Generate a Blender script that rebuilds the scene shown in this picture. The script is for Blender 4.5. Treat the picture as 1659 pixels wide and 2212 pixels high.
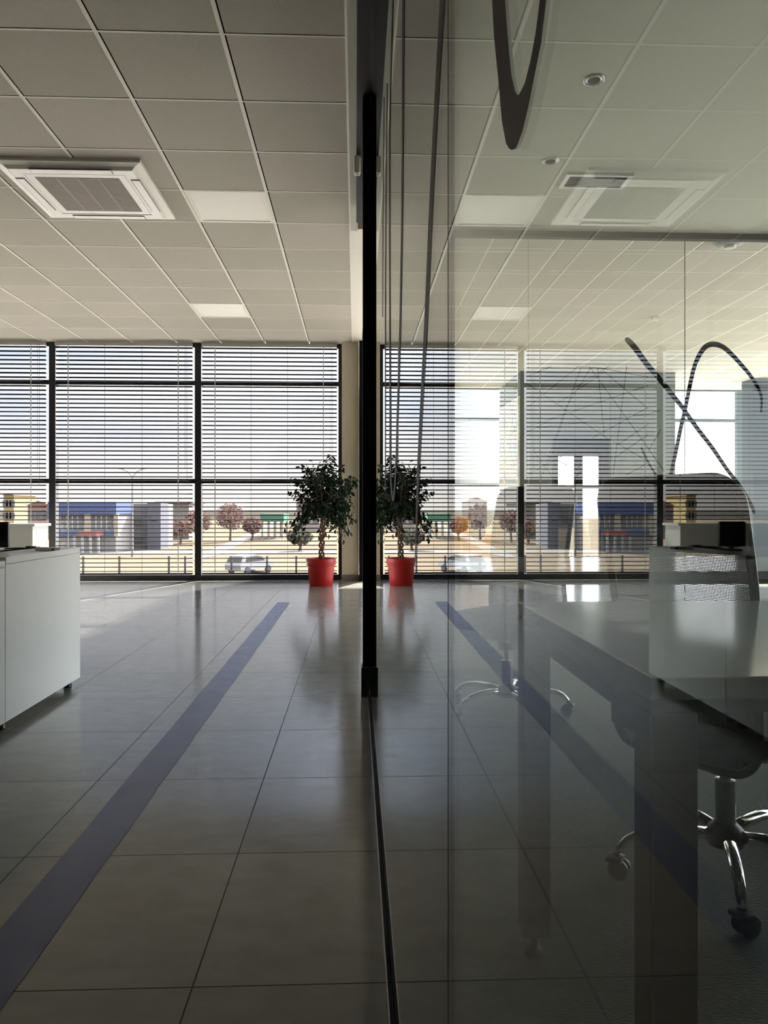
import bpy, bmesh, math, random
from mathutils import Vector, Matrix

random.seed(7)
for _o in list(bpy.data.objects):
    bpy.data.objects.remove(_o, do_unlink=True)
sc = bpy.context.scene
COL = sc.collection

# ------------------------------------------------------------------ camera
F, CX, HY, CAMZ = 1610.0, 829.5, 1102.0, 0.98     # focal length in pixels, centre, horizon row, eye height
YAW = math.atan(61.5 / F)
cd = bpy.data.cameras.new('camera')
cam = bpy.data.objects.new('camera', cd)
COL.objects.link(cam)
cam.location = (0, 0, CAMZ)
cam.rotation_euler = (math.pi / 2, 0, -YAW)
cd.sensor_fit = 'VERTICAL'
cd.sensor_height = 36.0
cd.sensor_width = 27.0
cd.lens = F / 2212.0 * 36.0
cd.shift_y = -4.0 / 2212.0
cd.clip_start = 0.01
cd.clip_end = 2000
sc.camera = cam

# ------------------------------------------------------------------ world, sun, exposure
SUN_AZ, SUN_EL = math.radians(20), math.radians(32)      # azimuth to the right of +Y
SDIR = Vector((math.sin(SUN_AZ) * math.cos(SUN_EL), math.cos(SUN_AZ) * math.cos(SUN_EL), math.sin(SUN_EL)))
SKY_STRENGTH = 1.0
SUN_STRENGTH = 24.0
EXPOSURE = 0.5

w = bpy.data.worlds.new('sky')
sc.world = w
w.use_nodes = True
nt = w.node_tree
nt.nodes.clear()


def N(t, kind, **kw):
    n = t.nodes.new(kind)
    for k, v in kw.items():
        setattr(n, k, v)
    return n


def math_node(t, op, a, b=None, c=None, clamp=False):
    n = t.nodes.new('ShaderNodeMath')
    n.operation = op
    n.use_clamp = clamp
    for i, x in enumerate((a, b, c)):
        if x is None:
            continue
        if isinstance(x, (int, float)):
            n.inputs[i].default_value = x
        else:
            t.links.new(x, n.inputs[i])
    return n.outputs[0]


def mixrgb(t, fac, a, b, blend='MIX'):
    n = t.nodes.new('ShaderNodeMix')
    n.data_type = 'RGBA'
    n.blend_type = blend
    for sock, x in ((n.inputs[0], fac), (n.inputs[6], a), (n.inputs[7], b)):
        if isinstance(x, (int, float)):
            sock.default_value = x
        elif isinstance(x, (tuple, list)):
            sock.default_value = tuple(x) if len(x) == 4 else tuple(x) + (1,)
        else:
            t.links.new(x, sock)
    return n.outputs[2]


tc = N(nt, 'ShaderNodeTexCoord')
sep = N(nt, 'ShaderNodeSeparateXYZ')
nt.links.new(tc.outputs['Generated'], sep.inputs[0])
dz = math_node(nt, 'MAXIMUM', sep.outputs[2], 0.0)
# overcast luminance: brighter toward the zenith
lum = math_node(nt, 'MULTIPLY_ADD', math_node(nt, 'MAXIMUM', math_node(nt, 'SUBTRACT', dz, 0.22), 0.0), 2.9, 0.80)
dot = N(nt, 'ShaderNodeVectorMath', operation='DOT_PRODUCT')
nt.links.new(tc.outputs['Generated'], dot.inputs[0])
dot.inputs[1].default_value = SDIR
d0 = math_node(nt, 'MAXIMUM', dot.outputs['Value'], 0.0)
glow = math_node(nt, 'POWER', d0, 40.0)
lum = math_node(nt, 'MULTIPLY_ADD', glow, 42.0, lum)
# clouds
mp = N(nt, 'ShaderNodeMapping')
mp.inputs['Scale'].default_value = (2.2, 2.2, 9.0)
nt.links.new(tc.outputs['Generated'], mp.inputs[0])
cl = N(nt, 'ShaderNodeTexNoise')
cl.inputs['Scale'].default_value = 1.6
cl.inputs['Detail'].default_value = 5
nt.links.new(mp.outputs[0], cl.inputs['Vector'])
cr = N(nt, 'ShaderNodeValToRGB')
cr.color_ramp.elements[0].position = 0.40
cr.color_ramp.elements[1].position = 0.62
nt.links.new(cl.outputs['Fac'], cr.inputs[0])
hz = N(nt, 'ShaderNodeMapRange')
hz.inputs[1].default_value = 0.0
hz.inputs[2].default_value = 0.16
nt.links.new(sep.outputs[2], hz.inputs[0])
blue = mixrgb(nt, cr.outputs['Color'], (0.74, 0.82, 1.03, 1), (1.0, 0.98, 1.05, 1))
skyc = mixrgb(nt, hz.outputs[0], (1.10, 0.98, 0.93, 1), blue)
# below the horizon the hidden ground
below = math_node(nt, 'LESS_THAN', sep.outputs[2], 0.0)
skyc2 = mixrgb(nt, below, skyc, (0.45, 0.4, 0.34, 1))
bg = N(nt, 'ShaderNodeBackground')
nt.links.new(skyc2, bg.inputs['Color'])
fill_lobe = N(nt, 'ShaderNodeVectorMath', operation='DOT_PRODUCT')      # extra bright sky lobe added off to the right to light the rooms
nt.links.new(tc.outputs['Generated'], fill_lobe.inputs[0])
fill_lobe.inputs[1].default_value = Vector((.91, .18, .36)).normalized()
bk3 = math_node(nt, 'POWER', math_node(nt, 'MAXIMUM', fill_lobe.outputs['Value'], 0.0), 3.0)
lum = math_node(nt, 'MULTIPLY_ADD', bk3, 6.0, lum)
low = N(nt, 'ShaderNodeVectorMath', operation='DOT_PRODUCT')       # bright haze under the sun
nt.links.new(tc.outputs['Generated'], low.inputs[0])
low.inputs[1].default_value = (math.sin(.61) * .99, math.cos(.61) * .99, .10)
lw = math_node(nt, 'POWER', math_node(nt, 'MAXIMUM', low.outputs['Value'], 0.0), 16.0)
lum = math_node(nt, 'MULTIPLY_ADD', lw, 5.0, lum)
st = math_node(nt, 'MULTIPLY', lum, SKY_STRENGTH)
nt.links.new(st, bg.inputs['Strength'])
wo = N(nt, 'ShaderNodeOutputWorld')
nt.links.new(bg.outputs[0], wo.inputs[0])

sd = bpy.data.lights.new('sun', 'SUN')
sd.energy = SUN_STRENGTH
sd.angle = math.radians(1.5)
sd.color = (1.0, 0.9, 0.76)
sun = bpy.data.objects.new('sun', sd)
COL.objects.link(sun)
sun.rotation_euler = (-SDIR).to_track_quat('-Z', 'Y').to_euler()
sun.location = (6, 12, 20)

sc.view_settings.view_transform = 'Standard'
sc.view_settings.look = 'None'
sc.view_settings.exposure = EXPOSURE
sc.view_settings.gamma = 1.0
sc.view_settings.use_curve_mapping = False
try:
    sc.cycles.max_bounces = 14
    sc.cycles.diffuse_bounces = 6
    sc.cycles.glossy_bounces = 6
    sc.cycles.transparent_max_bounces = 40
    sc.cycles.use_denoising = True
    sc.cycles.sample_clamp_indirect = 6.0
    sc.cycles.caustics_reflective = False
    sc.cycles.caustics_refractive = False
except Exception:
    pass


# ------------------------------------------------------------------ placing helpers
def ray(px, py):
    u, v = (px - CX) / F, (HY - py) / F
    s, c = math.sin(YAW), math.cos(YAW)
    return Vector((s + u * c, c - u * s, v))


def on_y(px, py, Y):
    d = ray(px, py)
    t = Y / d.y
    return Vector((d.x * t, Y, CAMZ + d.z * t))


def on_x(px, py, X):
    d = ray(px, py)
    t = X / d.x
    return Vector((X, d.y * t, CAMZ + d.z * t))


def on_z(px, py, Z):
    d = ray(px, py)
    t = (Z - CAMZ) / d.z
    return Vector((d.x * t, d.y * t, Z))


# ------------------------------------------------------------------ materials
MATS = {}


def srgb(r, g, b):
    def f(c):
        c /= 255.0
        return c / 12.92 if c <= 0.04045 else ((c + 0.055) / 1.055) ** 2.4
    return (f(r), f(g), f(b), 1)


def mat(name, col, rough=0.5, metal=0.0, var=0.08, scale=12.0, bump=0.0, bscale=80.0, spec=0.5, rvar=0.0, coat=0.0):
    if name in MATS:
        return MATS[name]
    m = bpy.data.materials.new(name)
    m.use_nodes = True
    t = m.node_tree
    b = t.nodes['Principled BSDF']
    if len(col) == 3:
        col = tuple(col) + (1,)
    co = N(t, 'ShaderNodeTexCoord')
    nz = N(t, 'ShaderNodeTexNoise')
    nz.inputs['Scale'].default_value = scale
    nz.inputs['Detail'].default_value = 4
    t.links.new(co.outputs['Object'], nz.inputs['Vector'])
    lo = tuple(max(0, c * (1 - var)) for c in col[:3]) + (1,)
    hi = tuple(min(1, c * (1 + var)) for c in col[:3]) + (1,)
    c = mixrgb(t, nz.outputs['Fac'], lo, hi)
    t.links.new(c, b.inputs['Base Color'])
    b.inputs['Roughness'].default_value = rough
    if rvar:
        r = math_node(t, 'MULTIPLY_ADD', nz.outputs['Fac'], rvar, rough - rvar / 2, clamp=True)
        t.links.new(r, b.inputs['Roughness'])
    b.inputs['Metallic'].default_value = metal
    b.inputs['Specular IOR Level'].default_value = spec
    b.inputs['Coat Weight'].default_value = coat
    if bump:
        n2 = N(t, 'ShaderNodeTexNoise')
        n2.inputs['Scale'].default_value = bscale
        n2.inputs['Detail'].default_value = 3
        t.links.new(co.outputs['Object'], n2.inputs['Vector'])
        bp = N(t, 'ShaderNodeBump')
        bp.inputs['Strength'].default_value = bump
        bp.inputs['Distance'].default_value = 0.004
        t.links.new(n2.outputs['Fac'], bp.inputs['Height'])
        t.links.new(bp.outputs[0], b.inputs['Normal'])
    MATS[name] = m
    return m


def schlick(t, f0=0.04):
    """side-independent Fresnel reflectance of one glass surface"""
    g = N(t, 'ShaderNodeNewGeometry')
    d = N(t, 'ShaderNodeVectorMath', operation='DOT_PRODUCT')
    t.links.new(g.outputs['Normal'], d.inputs[0])
    t.links.new(g.outputs['Incoming'], d.inputs[1])
    a = math_node(t, 'ABSOLUTE', d.outputs['Value'])
    k = math_node(t, 'SUBTRACT', 1.0, a, clamp=True)
    p = math_node(t, 'POWER', k, 5.0)
    return math_node(t, 'MULTIPLY_ADD', p, 1 - f0, f0)


def glass_mat(name, tint, refl=1.0, rough=0.0):
    m = bpy.data.materials.new(name)
    m.use_nodes = True
    t = m.node_tree
    t.nodes.clear()
    fac = math_node(t, 'MULTIPLY', schlick(t), refl)
    tr = N(t, 'ShaderNodeBsdfTransparent')
    nz = N(t, 'ShaderNodeTexNoise')
    co = N(t, 'ShaderNodeTexCoord')
    nz.inputs['Scale'].default_value = 3
    t.links.new(co.outputs['Object'], nz.inputs['Vector'])
    cc = mixrgb(t, nz.outputs['Fac'], tuple(tint) + (1,), tuple(min(1, x * 1.01) for x in tint) + (1,))
    t.links.new(cc, tr.inputs['Color'])
    gl = N(t, 'ShaderNodeBsdfGlossy')
    gl.inputs['Roughness'].default_value = rough
    gl.inputs['Color'].default_value = (0.97, 1.0, 0.99, 1)
    mx = N(t, 'ShaderNodeMixShader')
    t.links.new(fac, mx.inputs[0])
    t.links.new(tr.outputs[0], mx.inputs[1])
    t.links.new(gl.outputs[0], mx.inputs[2])
    o = N(t, 'ShaderNodeOutputMaterial')
    t.links.new(mx.outputs[0], o.inputs[0])
    return m


M_GLASS = glass_mat('partition_glass', (0.965, 0.985, 0.975))
M_PANE = glass_mat('window_glass', (0.97, 0.985, 0.98), refl=0.6)
M_GEDGE = mat('glass_edge', (0.02, 0.05, 0.06), 0.15)
M_BLACK = mat('black_profile', (0.005, 0.005, 0.007), 0.6, var=.15, spec=.12)
M_FRAME = mat('window_frame', (0.014, 0.014, 0.018), 0.42, var=.12)
M_SLAT = mat('blind_slat', (0.012, 0.012, 0.016), 0.8, var=.05, spec=.05)
M_CORD = mat('blind_cord', (0.55, 0.55, 0.55), 0.7)
M_CORDD = mat('ladder_cord', (0.03, 0.03, 0.035), 0.7)
M_HEAD = mat('blind_rail', (0.5, 0.5, 0.5), 0.4)
M_CREAM = mat('cream_paint', srgb(205, 195, 175), 0.75, var=.03, bump=.05)
M_WALL = mat('wall_paint', srgb(205, 200, 190), 0.8, var=.03, bump=.05)
M_DWALL = mat('grey_wall_paint', srgb(120, 126, 124), 0.8, var=.04, bump=.05)
M_WHITE = mat('white_laminate', srgb(240, 242, 238), 0.35, var=.015, scale=4)
M_TOP = mat('white_tabletop', srgb(226, 230, 226), 0.13, var=.015, scale=4, spec=0.6)
M_EDGE = mat('grey_edge_band', srgb(92, 94, 94), 0.45, var=.03)
M_LEG = mat('grey_table_frame', srgb(36, 36, 41), 0.55, var=.06, spec=.25)
M_DARK = mat('black_plastic', (0.010, 0.010, 0.012), 0.45, var=.2)
M_FABRIC = mat('black_fabric', (0.012, 0.012, 0.014), 0.9, var=.3, scale=90, bump=.3, bscale=300)
M_CHROME = mat('chrome', (0.85, 0.86, 0.88), 0.07, 1.0, var=.02)
M_STEEL = mat('brushed_steel', (0.35, 0.35, 0.36), 0.3, 1.0, var=.06)
M_RED = mat('red_pot', srgb(180, 28, 26), 0.38, var=.05)
M_SOIL = mat('soil', (0.03, 0.02, 0.014), 0.95, var=.4, scale=60)
M_BARK = mat('ficus_bark', srgb(120, 92, 70), 0.8, var=.3, scale=40, bump=.4, bscale=60)
M_LEAF = mat('ficus_leaf', (0.009, 0.030, 0.013), 0.45, var=.5, scale=9, spec=.22)
M_ORANGE = mat('orange_fabric', srgb(236, 160, 44), 0.85, var=.08, scale=40, bump=.2, bscale=200)
M_ACW = mat('air_unit_white', srgb(225, 216, 205), 0.4, var=.02)
M_ACG = mat('air_unit_grille', srgb(140, 122, 108), 0.6, var=.06, scale=30)
M_DECAL = mat('dark_vinyl', srgb(54, 47, 49), 0.55, var=.03, spec=.25)
M_DECALB = mat('black_vinyl', (0.008, 0.008, 0.009), 0.6, var=.05, spec=.2)
M_FILM = mat('dark_film', (0.010, 0.011, 0.012), 0.9, var=.05, spec=.0)
M_BEIGE = mat('beige_plastic', srgb(215, 205, 190), 0.45)
M_DIFF = mat('light_diffuser', srgb(238, 230, 216), 0.5, var=.01)
M_CEILP = mat('plain_ceiling', srgb(205, 204, 190), 0.85, var=.02, bump=.08, bscale=120)


def ceiling_mat():
    m = bpy.data.materials.new('ceiling_tile')
    m.use_nodes = True
    t = m.node_tree
    b = t.nodes['Principled BSDF']
    g = N(t, 'ShaderNodeNewGeometry')
    co = N(t, 'ShaderNodeTexCoord')
    nz = N(t, 'ShaderNodeTexNoise')
    nz.inputs['Scale'].default_value = 160
    nz.inputs['Detail'].default_value = 2
    t.links.new(co.outputs['Object'], nz.inputs['Vector'])
    a = mixrgb(t, g.outputs['Random Per Island'], srgb(194, 188, 173), srgb(206, 197, 186))
    sp = N(t, 'ShaderNodeMapRange')
    sp.inputs[1].default_value = 0.3
    sp.inputs[2].default_value = 0.42
    sp.inputs[3].default_value = 0.8
    sp.inputs[4].default_value = 1.0
    t.links.new(nz.outputs['Fac'], sp.inputs[0])
    c = mixrgb(t, 1.0, a, sp.outputs[0], 'MULTIPLY')
    t.links.new(c, b.inputs['Base Color'])
    b.inputs['Roughness'].default_value = 0.9
    b.inputs['Specular IOR Level'].default_value = 0.2
    bp = N(t, 'ShaderNodeBump')
    bp.inputs['Strength'].default_value = 0.25
    bp.inputs['Distance'].default_value = 0.003
    t.links.new(nz.outputs['Fac'], bp.inputs['Height'])
    t.links.new(bp.outputs[0], b.inputs['Normal'])
    return m


M_CEIL = ceiling_mat()
M_GRID = mat('ceiling_grid', srgb(244, 238, 224), 0.6, var=.02)


def floor_mat():
    m = bpy.data.materials.new('porcelain_tile')
    m.use_nodes = True
    t = m.node_tree
    b = t.nodes['Principled BSDF']
    co = N(t, 'ShaderNodeTexCoord')
    sp = N(t, 'ShaderNodeSeparateXYZ')
    t.links.new(co.outputs['Object'], sp.inputs[0])
    tx = math_node(t, 'DIVIDE', math_node(t, 'ADD', sp.outputs[0], 0.335 + 60 * .598), .598)
    ty = math_node(t, 'DIVIDE', math_node(t, 'ADD', sp.outputs[1], -1.545 + 60 * .597), .597)
    fx, fy = math_node(t, 'FRACT', tx), math_node(t, 'FRACT', ty)

    def edge(f):
        a = math_node(t, 'ABSOLUTE', math_node(t, 'SUBTRACT', f, 0.5))
        return math_node(t, 'GREATER_THAN', a, 0.5 - 0.0030)
    grout = math_node(t, 'MAXIMUM', edge(fx), edge(fy))
    # per tile tone
    ix, iy = math_node(t, 'FLOOR', tx), math_node(t, 'FLOOR', ty)
    cmb = N(t, 'ShaderNodeCombineXYZ')
    t.links.new(ix, cmb.inputs[0])
    t.links.new(iy, cmb.inputs[1])
    wn = N(t, 'ShaderNodeTexWhiteNoise')
    wn.noise_dimensions = '3D'
    t.links.new(cmb.outputs[0], wn.inputs['Vector'])
    # cement clouding: stretched noise
    mpn = N(t, 'ShaderNodeMapping')
    mpn.inputs['Scale'].default_value = (3.6, 6.5, 1)
    t.links.new(co.outputs['Object'], mpn.inputs[0])
    n1 = N(t, 'ShaderNodeTexNoise')
    n1.inputs['Scale'].default_value = 2.2
    n1.inputs['Detail'].default_value = 8
    n1.inputs['Roughness'].default_value = 0.65
    t.links.new(mpn.outputs[0], n1.inputs['Vector'])
    n2 = N(t, 'ShaderNodeTexNoise')
    n2.inputs['Scale'].default_value = 170
    n2.inputs['Detail'].default_value = 2
    t.links.new(co.outputs['Object'], n2.inputs['Vector'])
    base = mixrgb(t, n1.outputs['Fac'], srgb(128, 130, 128), srgb(164, 165, 162))
    base = mixrgb(t, math_node(t, 'MULTIPLY', wn.outputs['Value'], 0.14), base, srgb(100, 98, 92))
    sm = N(t, 'ShaderNodeMapRange')
    sm.inputs[1].default_value = 0.62
    sm.inputs[2].default_value = 0.75
    t.links.new(n1.outputs['Fac'], sm.inputs[0])
    base = mixrgb(t, math_node(t, 'MULTIPLY', sm.outputs[0], 0.10), base, srgb(70, 70, 68))
    col = mixrgb(t, grout, base, srgb(34, 33, 32))
    t.links.new(col, b.inputs['Base Color'])
    r = math_node(t, 'MULTIPLY_ADD', n1.outputs['Fac'], 0.20, 0.05)
    r = math_node(t, 'MULTIPLY_ADD', grout, 0.5, r, clamp=True)
    t.links.new(r, b.inputs['Roughness'])
    b.inputs['Specular IOR Level'].default_value = 0.5
    h = math_node(t, 'SUBTRACT', math_node(t, 'MULTIPLY', n2.outputs['Fac'], 0.12), grout)
    bp = N(t, 'ShaderNodeBump')
    bp.inputs['Strength'].default_value = 0.35
    bp.inputs['Distance'].default_value = 0.002
    t.links.new(h, bp.inputs['Height'])
    t.links.new(bp.outputs[0], b.inputs['Normal'])
    return m


M_FLOOR = floor_mat()


def carpet_mat():
    m = bpy.data.materials.new('carpet')
    m.use_nodes = True
    t = m.node_tree
    b = t.nodes['Principled BSDF']
    co = N(t, 'ShaderNodeTexCoord')
    mpn = N(t, 'ShaderNodeMapping')
    mpn.inputs['Scale'].default_value = (1.0, 3.2, 1)
    t.links.new(co.outputs['Object'], mpn.inputs[0])
    n1 = N(t, 'ShaderNodeTexNoise')
    n1.inputs['Scale'].default_value = 70
    n1.inputs['Detail'].default_value = 5
    t.links.new(mpn.outputs[0], n1.inputs['Vector'])
    c = mixrgb(t, n1.outputs['Fac'], srgb(96, 103, 98), srgb(144, 150, 141))
    t.links.new(c, b.inputs['Base Color'])
    b.inputs['Roughness'].default_value = 0.95
    b.inputs['Specular IOR Level'].default_value = 0.1
    bp = N(t, 'ShaderNodeBump')
    bp.inputs['Strength'].default_value = 0.9
    bp.inputs['Distance'].default_value = 0.006
    t.links.new(n1.outputs['Fac'], bp.inputs['Height'])
    t.links.new(bp.outputs[0], b.inputs['Normal'])
    return m


M_CARPET = carpet_mat()


def tape_mat():
    m = bpy.data.materials.new('blue_floor_tape')
    m.use_nodes = True
    t = m.node_tree
    b = t.nodes['Principled BSDF']
    co = N(t, 'ShaderNodeTexCoord')
    n1 = N(t, 'ShaderNodeTexNoise')
    n1.inputs['Scale'].default_value = 9
    n1.inputs['Detail'].default_value = 7
    t.links.new(co.outputs['Object'], n1.inputs['Vector'])
    c = mixrgb(t, n1.outputs['Fac'], srgb(12, 34, 96), srgb(44, 80, 152))
    t.links.new(c, b.inputs['Base Color'])
    r = math_node(t, 'MULTIPLY_ADD', n1.outputs['Fac'], 0.25, 0.22)
    t.links.new(r, b.inputs['Roughness'])
    return m


M_TAPE = tape_mat()


def mesh_fabric_mat():
    """woven chair mesh: dark threads with small open holes (UV in metres)"""
    m = bpy.data.materials.new('chair_mesh')
    m.use_nodes = True
    t = m.node_tree
    b = t.nodes['Principled BSDF']
    b.inputs['Base Color'].default_value = (0.012, 0.012, 0.014, 1)
    b.inputs['Roughness'].default_value = 0.8
    uv = N(t, 'ShaderNodeTexCoord')
    sp = N(t, 'ShaderNodeSeparateXYZ')
    t.links.new(uv.outputs['UV'], sp.inputs[0])
    a = math_node(t, 'SINE', math_node(t, 'MULTIPLY', math_node(t, 'ADD', sp.outputs[0], sp.outputs[1]), 2 * math.pi / 0.0075))
    c = math_node(t, 'SINE', math_node(t, 'MULTIPLY', math_node(t, 'SUBTRACT', sp.outputs[0], sp.outputs[1]), 2 * math.pi / 0.0075))
    p = math_node(t, 'MULTIPLY', a, c)
    hole = math_node(t, 'MULTIPLY', math_node(t, 'GREATER_THAN', p, 0.62), math_node(t, 'LESS_THAN', sp.outputs[1], 0.17))
    tr = N(t, 'ShaderNodeBsdfTransparent')
    mx = N(t, 'ShaderNodeMixShader')
    t.links.new(hole, mx.inputs[0])
    t.links.new(b.outputs[0], mx.inputs[1])
    t.links.new(tr.outputs[0], mx.inputs[2])
    o = t.nodes['Material Output']
    t.links.new(mx.outputs[0], o.inputs[0])
    return m


M_MESH = mesh_fabric_mat()


def collage_mat():
    m = bpy.data.materials.new('collage_print')
    m.use_nodes = True
    t = m.node_tree
    b = t.nodes['Principled BSDF']
    co = N(t, 'ShaderNodeTexCoord')
    mpn = N(t, 'ShaderNodeMapping')
    mpn.inputs['Scale'].default_value = (1, 5.0, 1.4)
    t.links.new(co.outputs['Object'], mpn.inputs[0])
    v = N(t, 'ShaderNodeTexVoronoi')
    v.inputs['Scale'].default_value = 4.5
    t.links.new(mpn.outputs[0], v.inputs['Vector'])
    h = N(t, 'ShaderNodeHueSaturation')
    h.inputs['Saturation'].default_value = 0.75
    h.inputs['Value'].default_value = 0.9
    t.links.new(v.outputs['Color'], h.inputs['Color'])
    e = N(t, 'ShaderNodeTexVoronoi')
    e.feature = 'DISTANCE_TO_EDGE'
    e.inputs['Scale'].default_value = 4.5
    t.links.new(mpn.outputs[0], e.inputs['Vector'])
    lt = math_node(t, 'LESS_THAN', e.outputs['Distance'], 0.07)
    c = mixrgb(t, lt, h.outputs[0], (0.75, 0.72, 0.66, 1))
    t.links.new(c, b.inputs['Base Color'])
    b.inputs['Roughness'].default_value = 0.5
    return m


M_COLLAGE = collage_mat()


# ------------------------------------------------------------------ mesh building helpers
class MB:
    def __init__(self):
        self.v, self.f, self.uv = [], [], None
        self.smooth = False

    def quad(self, a, b, c, d):
        i = len(self.v)
        self.v += [tuple(a), tuple(b), tuple(c), tuple(d)]
        self.f.append((i, i + 1, i + 2, i + 3))
        return self

    def poly(self, pts):
        i = len(self.v)
        self.v += [tuple(p) for p in pts]
        self.f.append(tuple(range(i, i + len(pts))))
        return self

    def box(self, x0, x1, y0, y1, z0, z1, bevel=0.0, M=None):
        if bevel > 0:
            bm = bmesh.new()
            bmesh.ops.create_cube(bm, size=1)
            for v in bm.verts:
                v.co = Vector(((x0 + x1) / 2 + v.co.x * (x1 - x0), (y0 + y1) / 2 + v.co.y * (y1 - y0), (z0 + z1) / 2 + v.co.z * (z1 - z0)))
            bmesh.ops.bevel(bm, geom=bm.edges[:], offset=bevel, segments=2, affect='EDGES', profile=.5)
            self.add_bm(bm, M)
            return self
        P = [Vector(p) for p in ((x0, y0, z0), (x1, y0, z0), (x1, y1, z0), (x0, y1, z0), (x0, y0, z1), (x1, y0, z1), (x1, y1, z1), (x0, y1, z1))]
        if M is not None:
            P = [M @ p for p in P]
        i = len(self.v)
        self.v += [tuple(p) for p in P]
        for q in ((0, 3, 2, 1), (4, 5, 6, 7), (0, 1, 5, 4), (1, 2, 6, 5), (2, 3, 7, 6), (3, 0, 4, 7)):
            self.f.append(tuple(i + k for k in q))
        return self

    def add_bm(self, bm, M=None):
        i = len(self.v)
        bm.verts.index_update()
        for v in bm.verts:
            p = M @ v.co if M is not None else v.co
            self.v.append(tuple(p))
        for f in bm.faces:
            self.f.append(tuple(i + v.index for v in f.verts))
        bm.free()
        return self

    def prism(self, pts, d):
        """closed outline pts extruded by vector d"""
        n = len(pts)
        i = len(self.v)
        d = Vector(d)
        self.v += [tuple(p) for p in pts] + [tuple(Vector(p) + d) for p in pts]
        self.f.append(tuple(range(i + n - 1, i - 1, -1)))
        self.f.append(tuple(range(i + n, i + 2 * n)))
        for k in range(n):
            self.f.append((i + k, i + (k + 1) % n, i + n + (k + 1) % n, i + n + k))
        return self

    def tube(self, pts, r, n=10, closed=False, flat=1.0, up=Vector((0, 0, 1)), caps=True):
        pts = [Vector(p) for p in pts]
        m = len(pts)
        rs = r if isinstance(r, (list, tuple)) else [r] * m
        i0 = len(self.v)
        for k, p in enumerate(pts):
            if closed:
                t = pts[(k + 1) % m] - pts[k - 1]
            else:
                t = pts[min(k + 1, m - 1)] - pts[max(k - 1, 0)]
            t.normalize()
            a = up.cross(t)
            if a.length < 1e-4:
                a = Vector((1, 0, 0)).cross(t)
            a.normalize()
            b = t.cross(a)
            for j in range(n):
                q = 2 * math.pi * j / n
                self.v.append(tuple(p + a * (rs[k] * math.cos(q)) + b * (rs[k] * flat * math.sin(q))))
        for k in range(m if closed else m - 1):
            k2 = (k + 1) % m
            for j in range(n):
                j2 = (j + 1) % n
                self.f.append((i0 + k * n + j, i0 + k * n + j2, i0 + k2 * n + j2, i0 + k2 * n + j))
        if not closed and caps:
            self.f.append(tuple(i0 + j for j in range(n - 1, -1, -1)))
            self.f.append(tuple(i0 + (m - 1) * n + j for j in range(n)))
        return self

    def lathe(self, prof, n=32, c=(0, 0, 0), M=None, cap=True):
        i0 = len(self.v)
        c = Vector(c)
        for (r, z) in prof:
            for j in range(n):
                q = 2 * math.pi * j / n
                p = Vector((r * math.cos(q), r * math.sin(q), z)) + c
                if M is not None:
                    p = M @ p
                self.v.append(tuple(p))
        for k in range(len(prof) - 1):
            for j in range(n):
                j2 = (j + 1) % n
                self.f.append((i0 + k * n + j, i0 + k * n + j2, i0 + (k + 1) * n + j2, i0 + (k + 1) * n + j))
        if cap:
            self.f.append(tuple(i0 + j for j in range(n - 1, -1, -1)))
            self.f.append(tuple(i0 + (len(prof) - 1) * n + j for j in range(n)))
        return self

    def build(self, name, m, parent=None, smooth=False, loc=None, angle=None):
        me = bpy.data.meshes.new(name)
        org = Vector(loc) if loc is not None else Vector((0, 0, 0))
        me.from_pydata([tuple(Vector(v) - org) for v in self.v], [], self.f)
        me.validate()
        bm = bmesh.new()
        bm.from_mesh(me)
        bmesh.ops.recalc_face_normals(bm, faces=bm.faces[:])
        bm.to_mesh(me)
        bm.free()
        if isinstance(m, (list, tuple)):
            for x in m:
                me.materials.append(x)
        else:
            me.materials.append(m)
        if smooth:
            for p in me.polygons:
                p.use_smooth = True
            if angle is not None:
                try:
                    me.set_sharp_from_angle(angle=math.radians(angle))
                except Exception:
                    pass
        o = bpy.data.objects.new(name, me)
        COL.objects.link(o)
        if parent is not None:
            o.parent = parent
        o.location = org
        return o


def thing(name, label, cat, loc=(0, 0, 0), rz=0.0, group=None):
    o = bpy.data.objects.new(name, None)
    o.empty_display_size = 0.1
    COL.objects.link(o)
    o.location = loc
    o.rotation_euler = (0, 0, rz)
    o['label'] = label
    o['category'] = cat
    if group:
        o['group'] = group
    return o


def tag(o, label, cat, group=None, kind=None):
    o['label'] = label
    o['category'] = cat
    if group:
        o['group'] = group
    if kind:
        o['kind'] = kind
    return o


def struct(o, label=None, cat=None):
    o['kind'] = 'structure'
    if label:
        o['label'] = label
    if cat:
        o['category'] = cat
    return o


# ------------------------------------------------------------------ dimensions of the place
ZC = 3.31            # ceiling height
GX = 0.074           # front face of the glass partition
GT = 0.002           # its thickness
YW = 10.5            # window wall of the open office
YB = 6.19            # rear glass wall of the meeting room
YF = 14.2            # far facade of the lounge
XR = 3.6             # right wall of the meeting room
XE = 9.0             # right wall of the lounge
XL = -8.195          # left wall of the office
YS = 2.3             # end of the unseen room added beyond the meeting room
YK = -2.6            # wall behind the camera

# ------------------------------------------------------------------ floors
fl = MB()
fl.box(XL, GX + .008, YK, YW + .1, -.12, 0)
fl.box(GX + .008, XE, YB, YF + .1, -.12, 0)
fl.box(XR, XE, YS, YB, -.12, 0)
fl.box(-.2, GX + .008, YW + .1, YF + .1, -.12, 0)
struct(fl.build('floor', M_FLOOR), 'grey cement look porcelain tile floor with dark grout lines', 'floor')
struct(MB().box(GX + .008, XR, YK, YB, -.12, .001).build('floor', M_CARPET), 'dark grey carpet floor of the meeting room behind the glass', 'floor')

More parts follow.
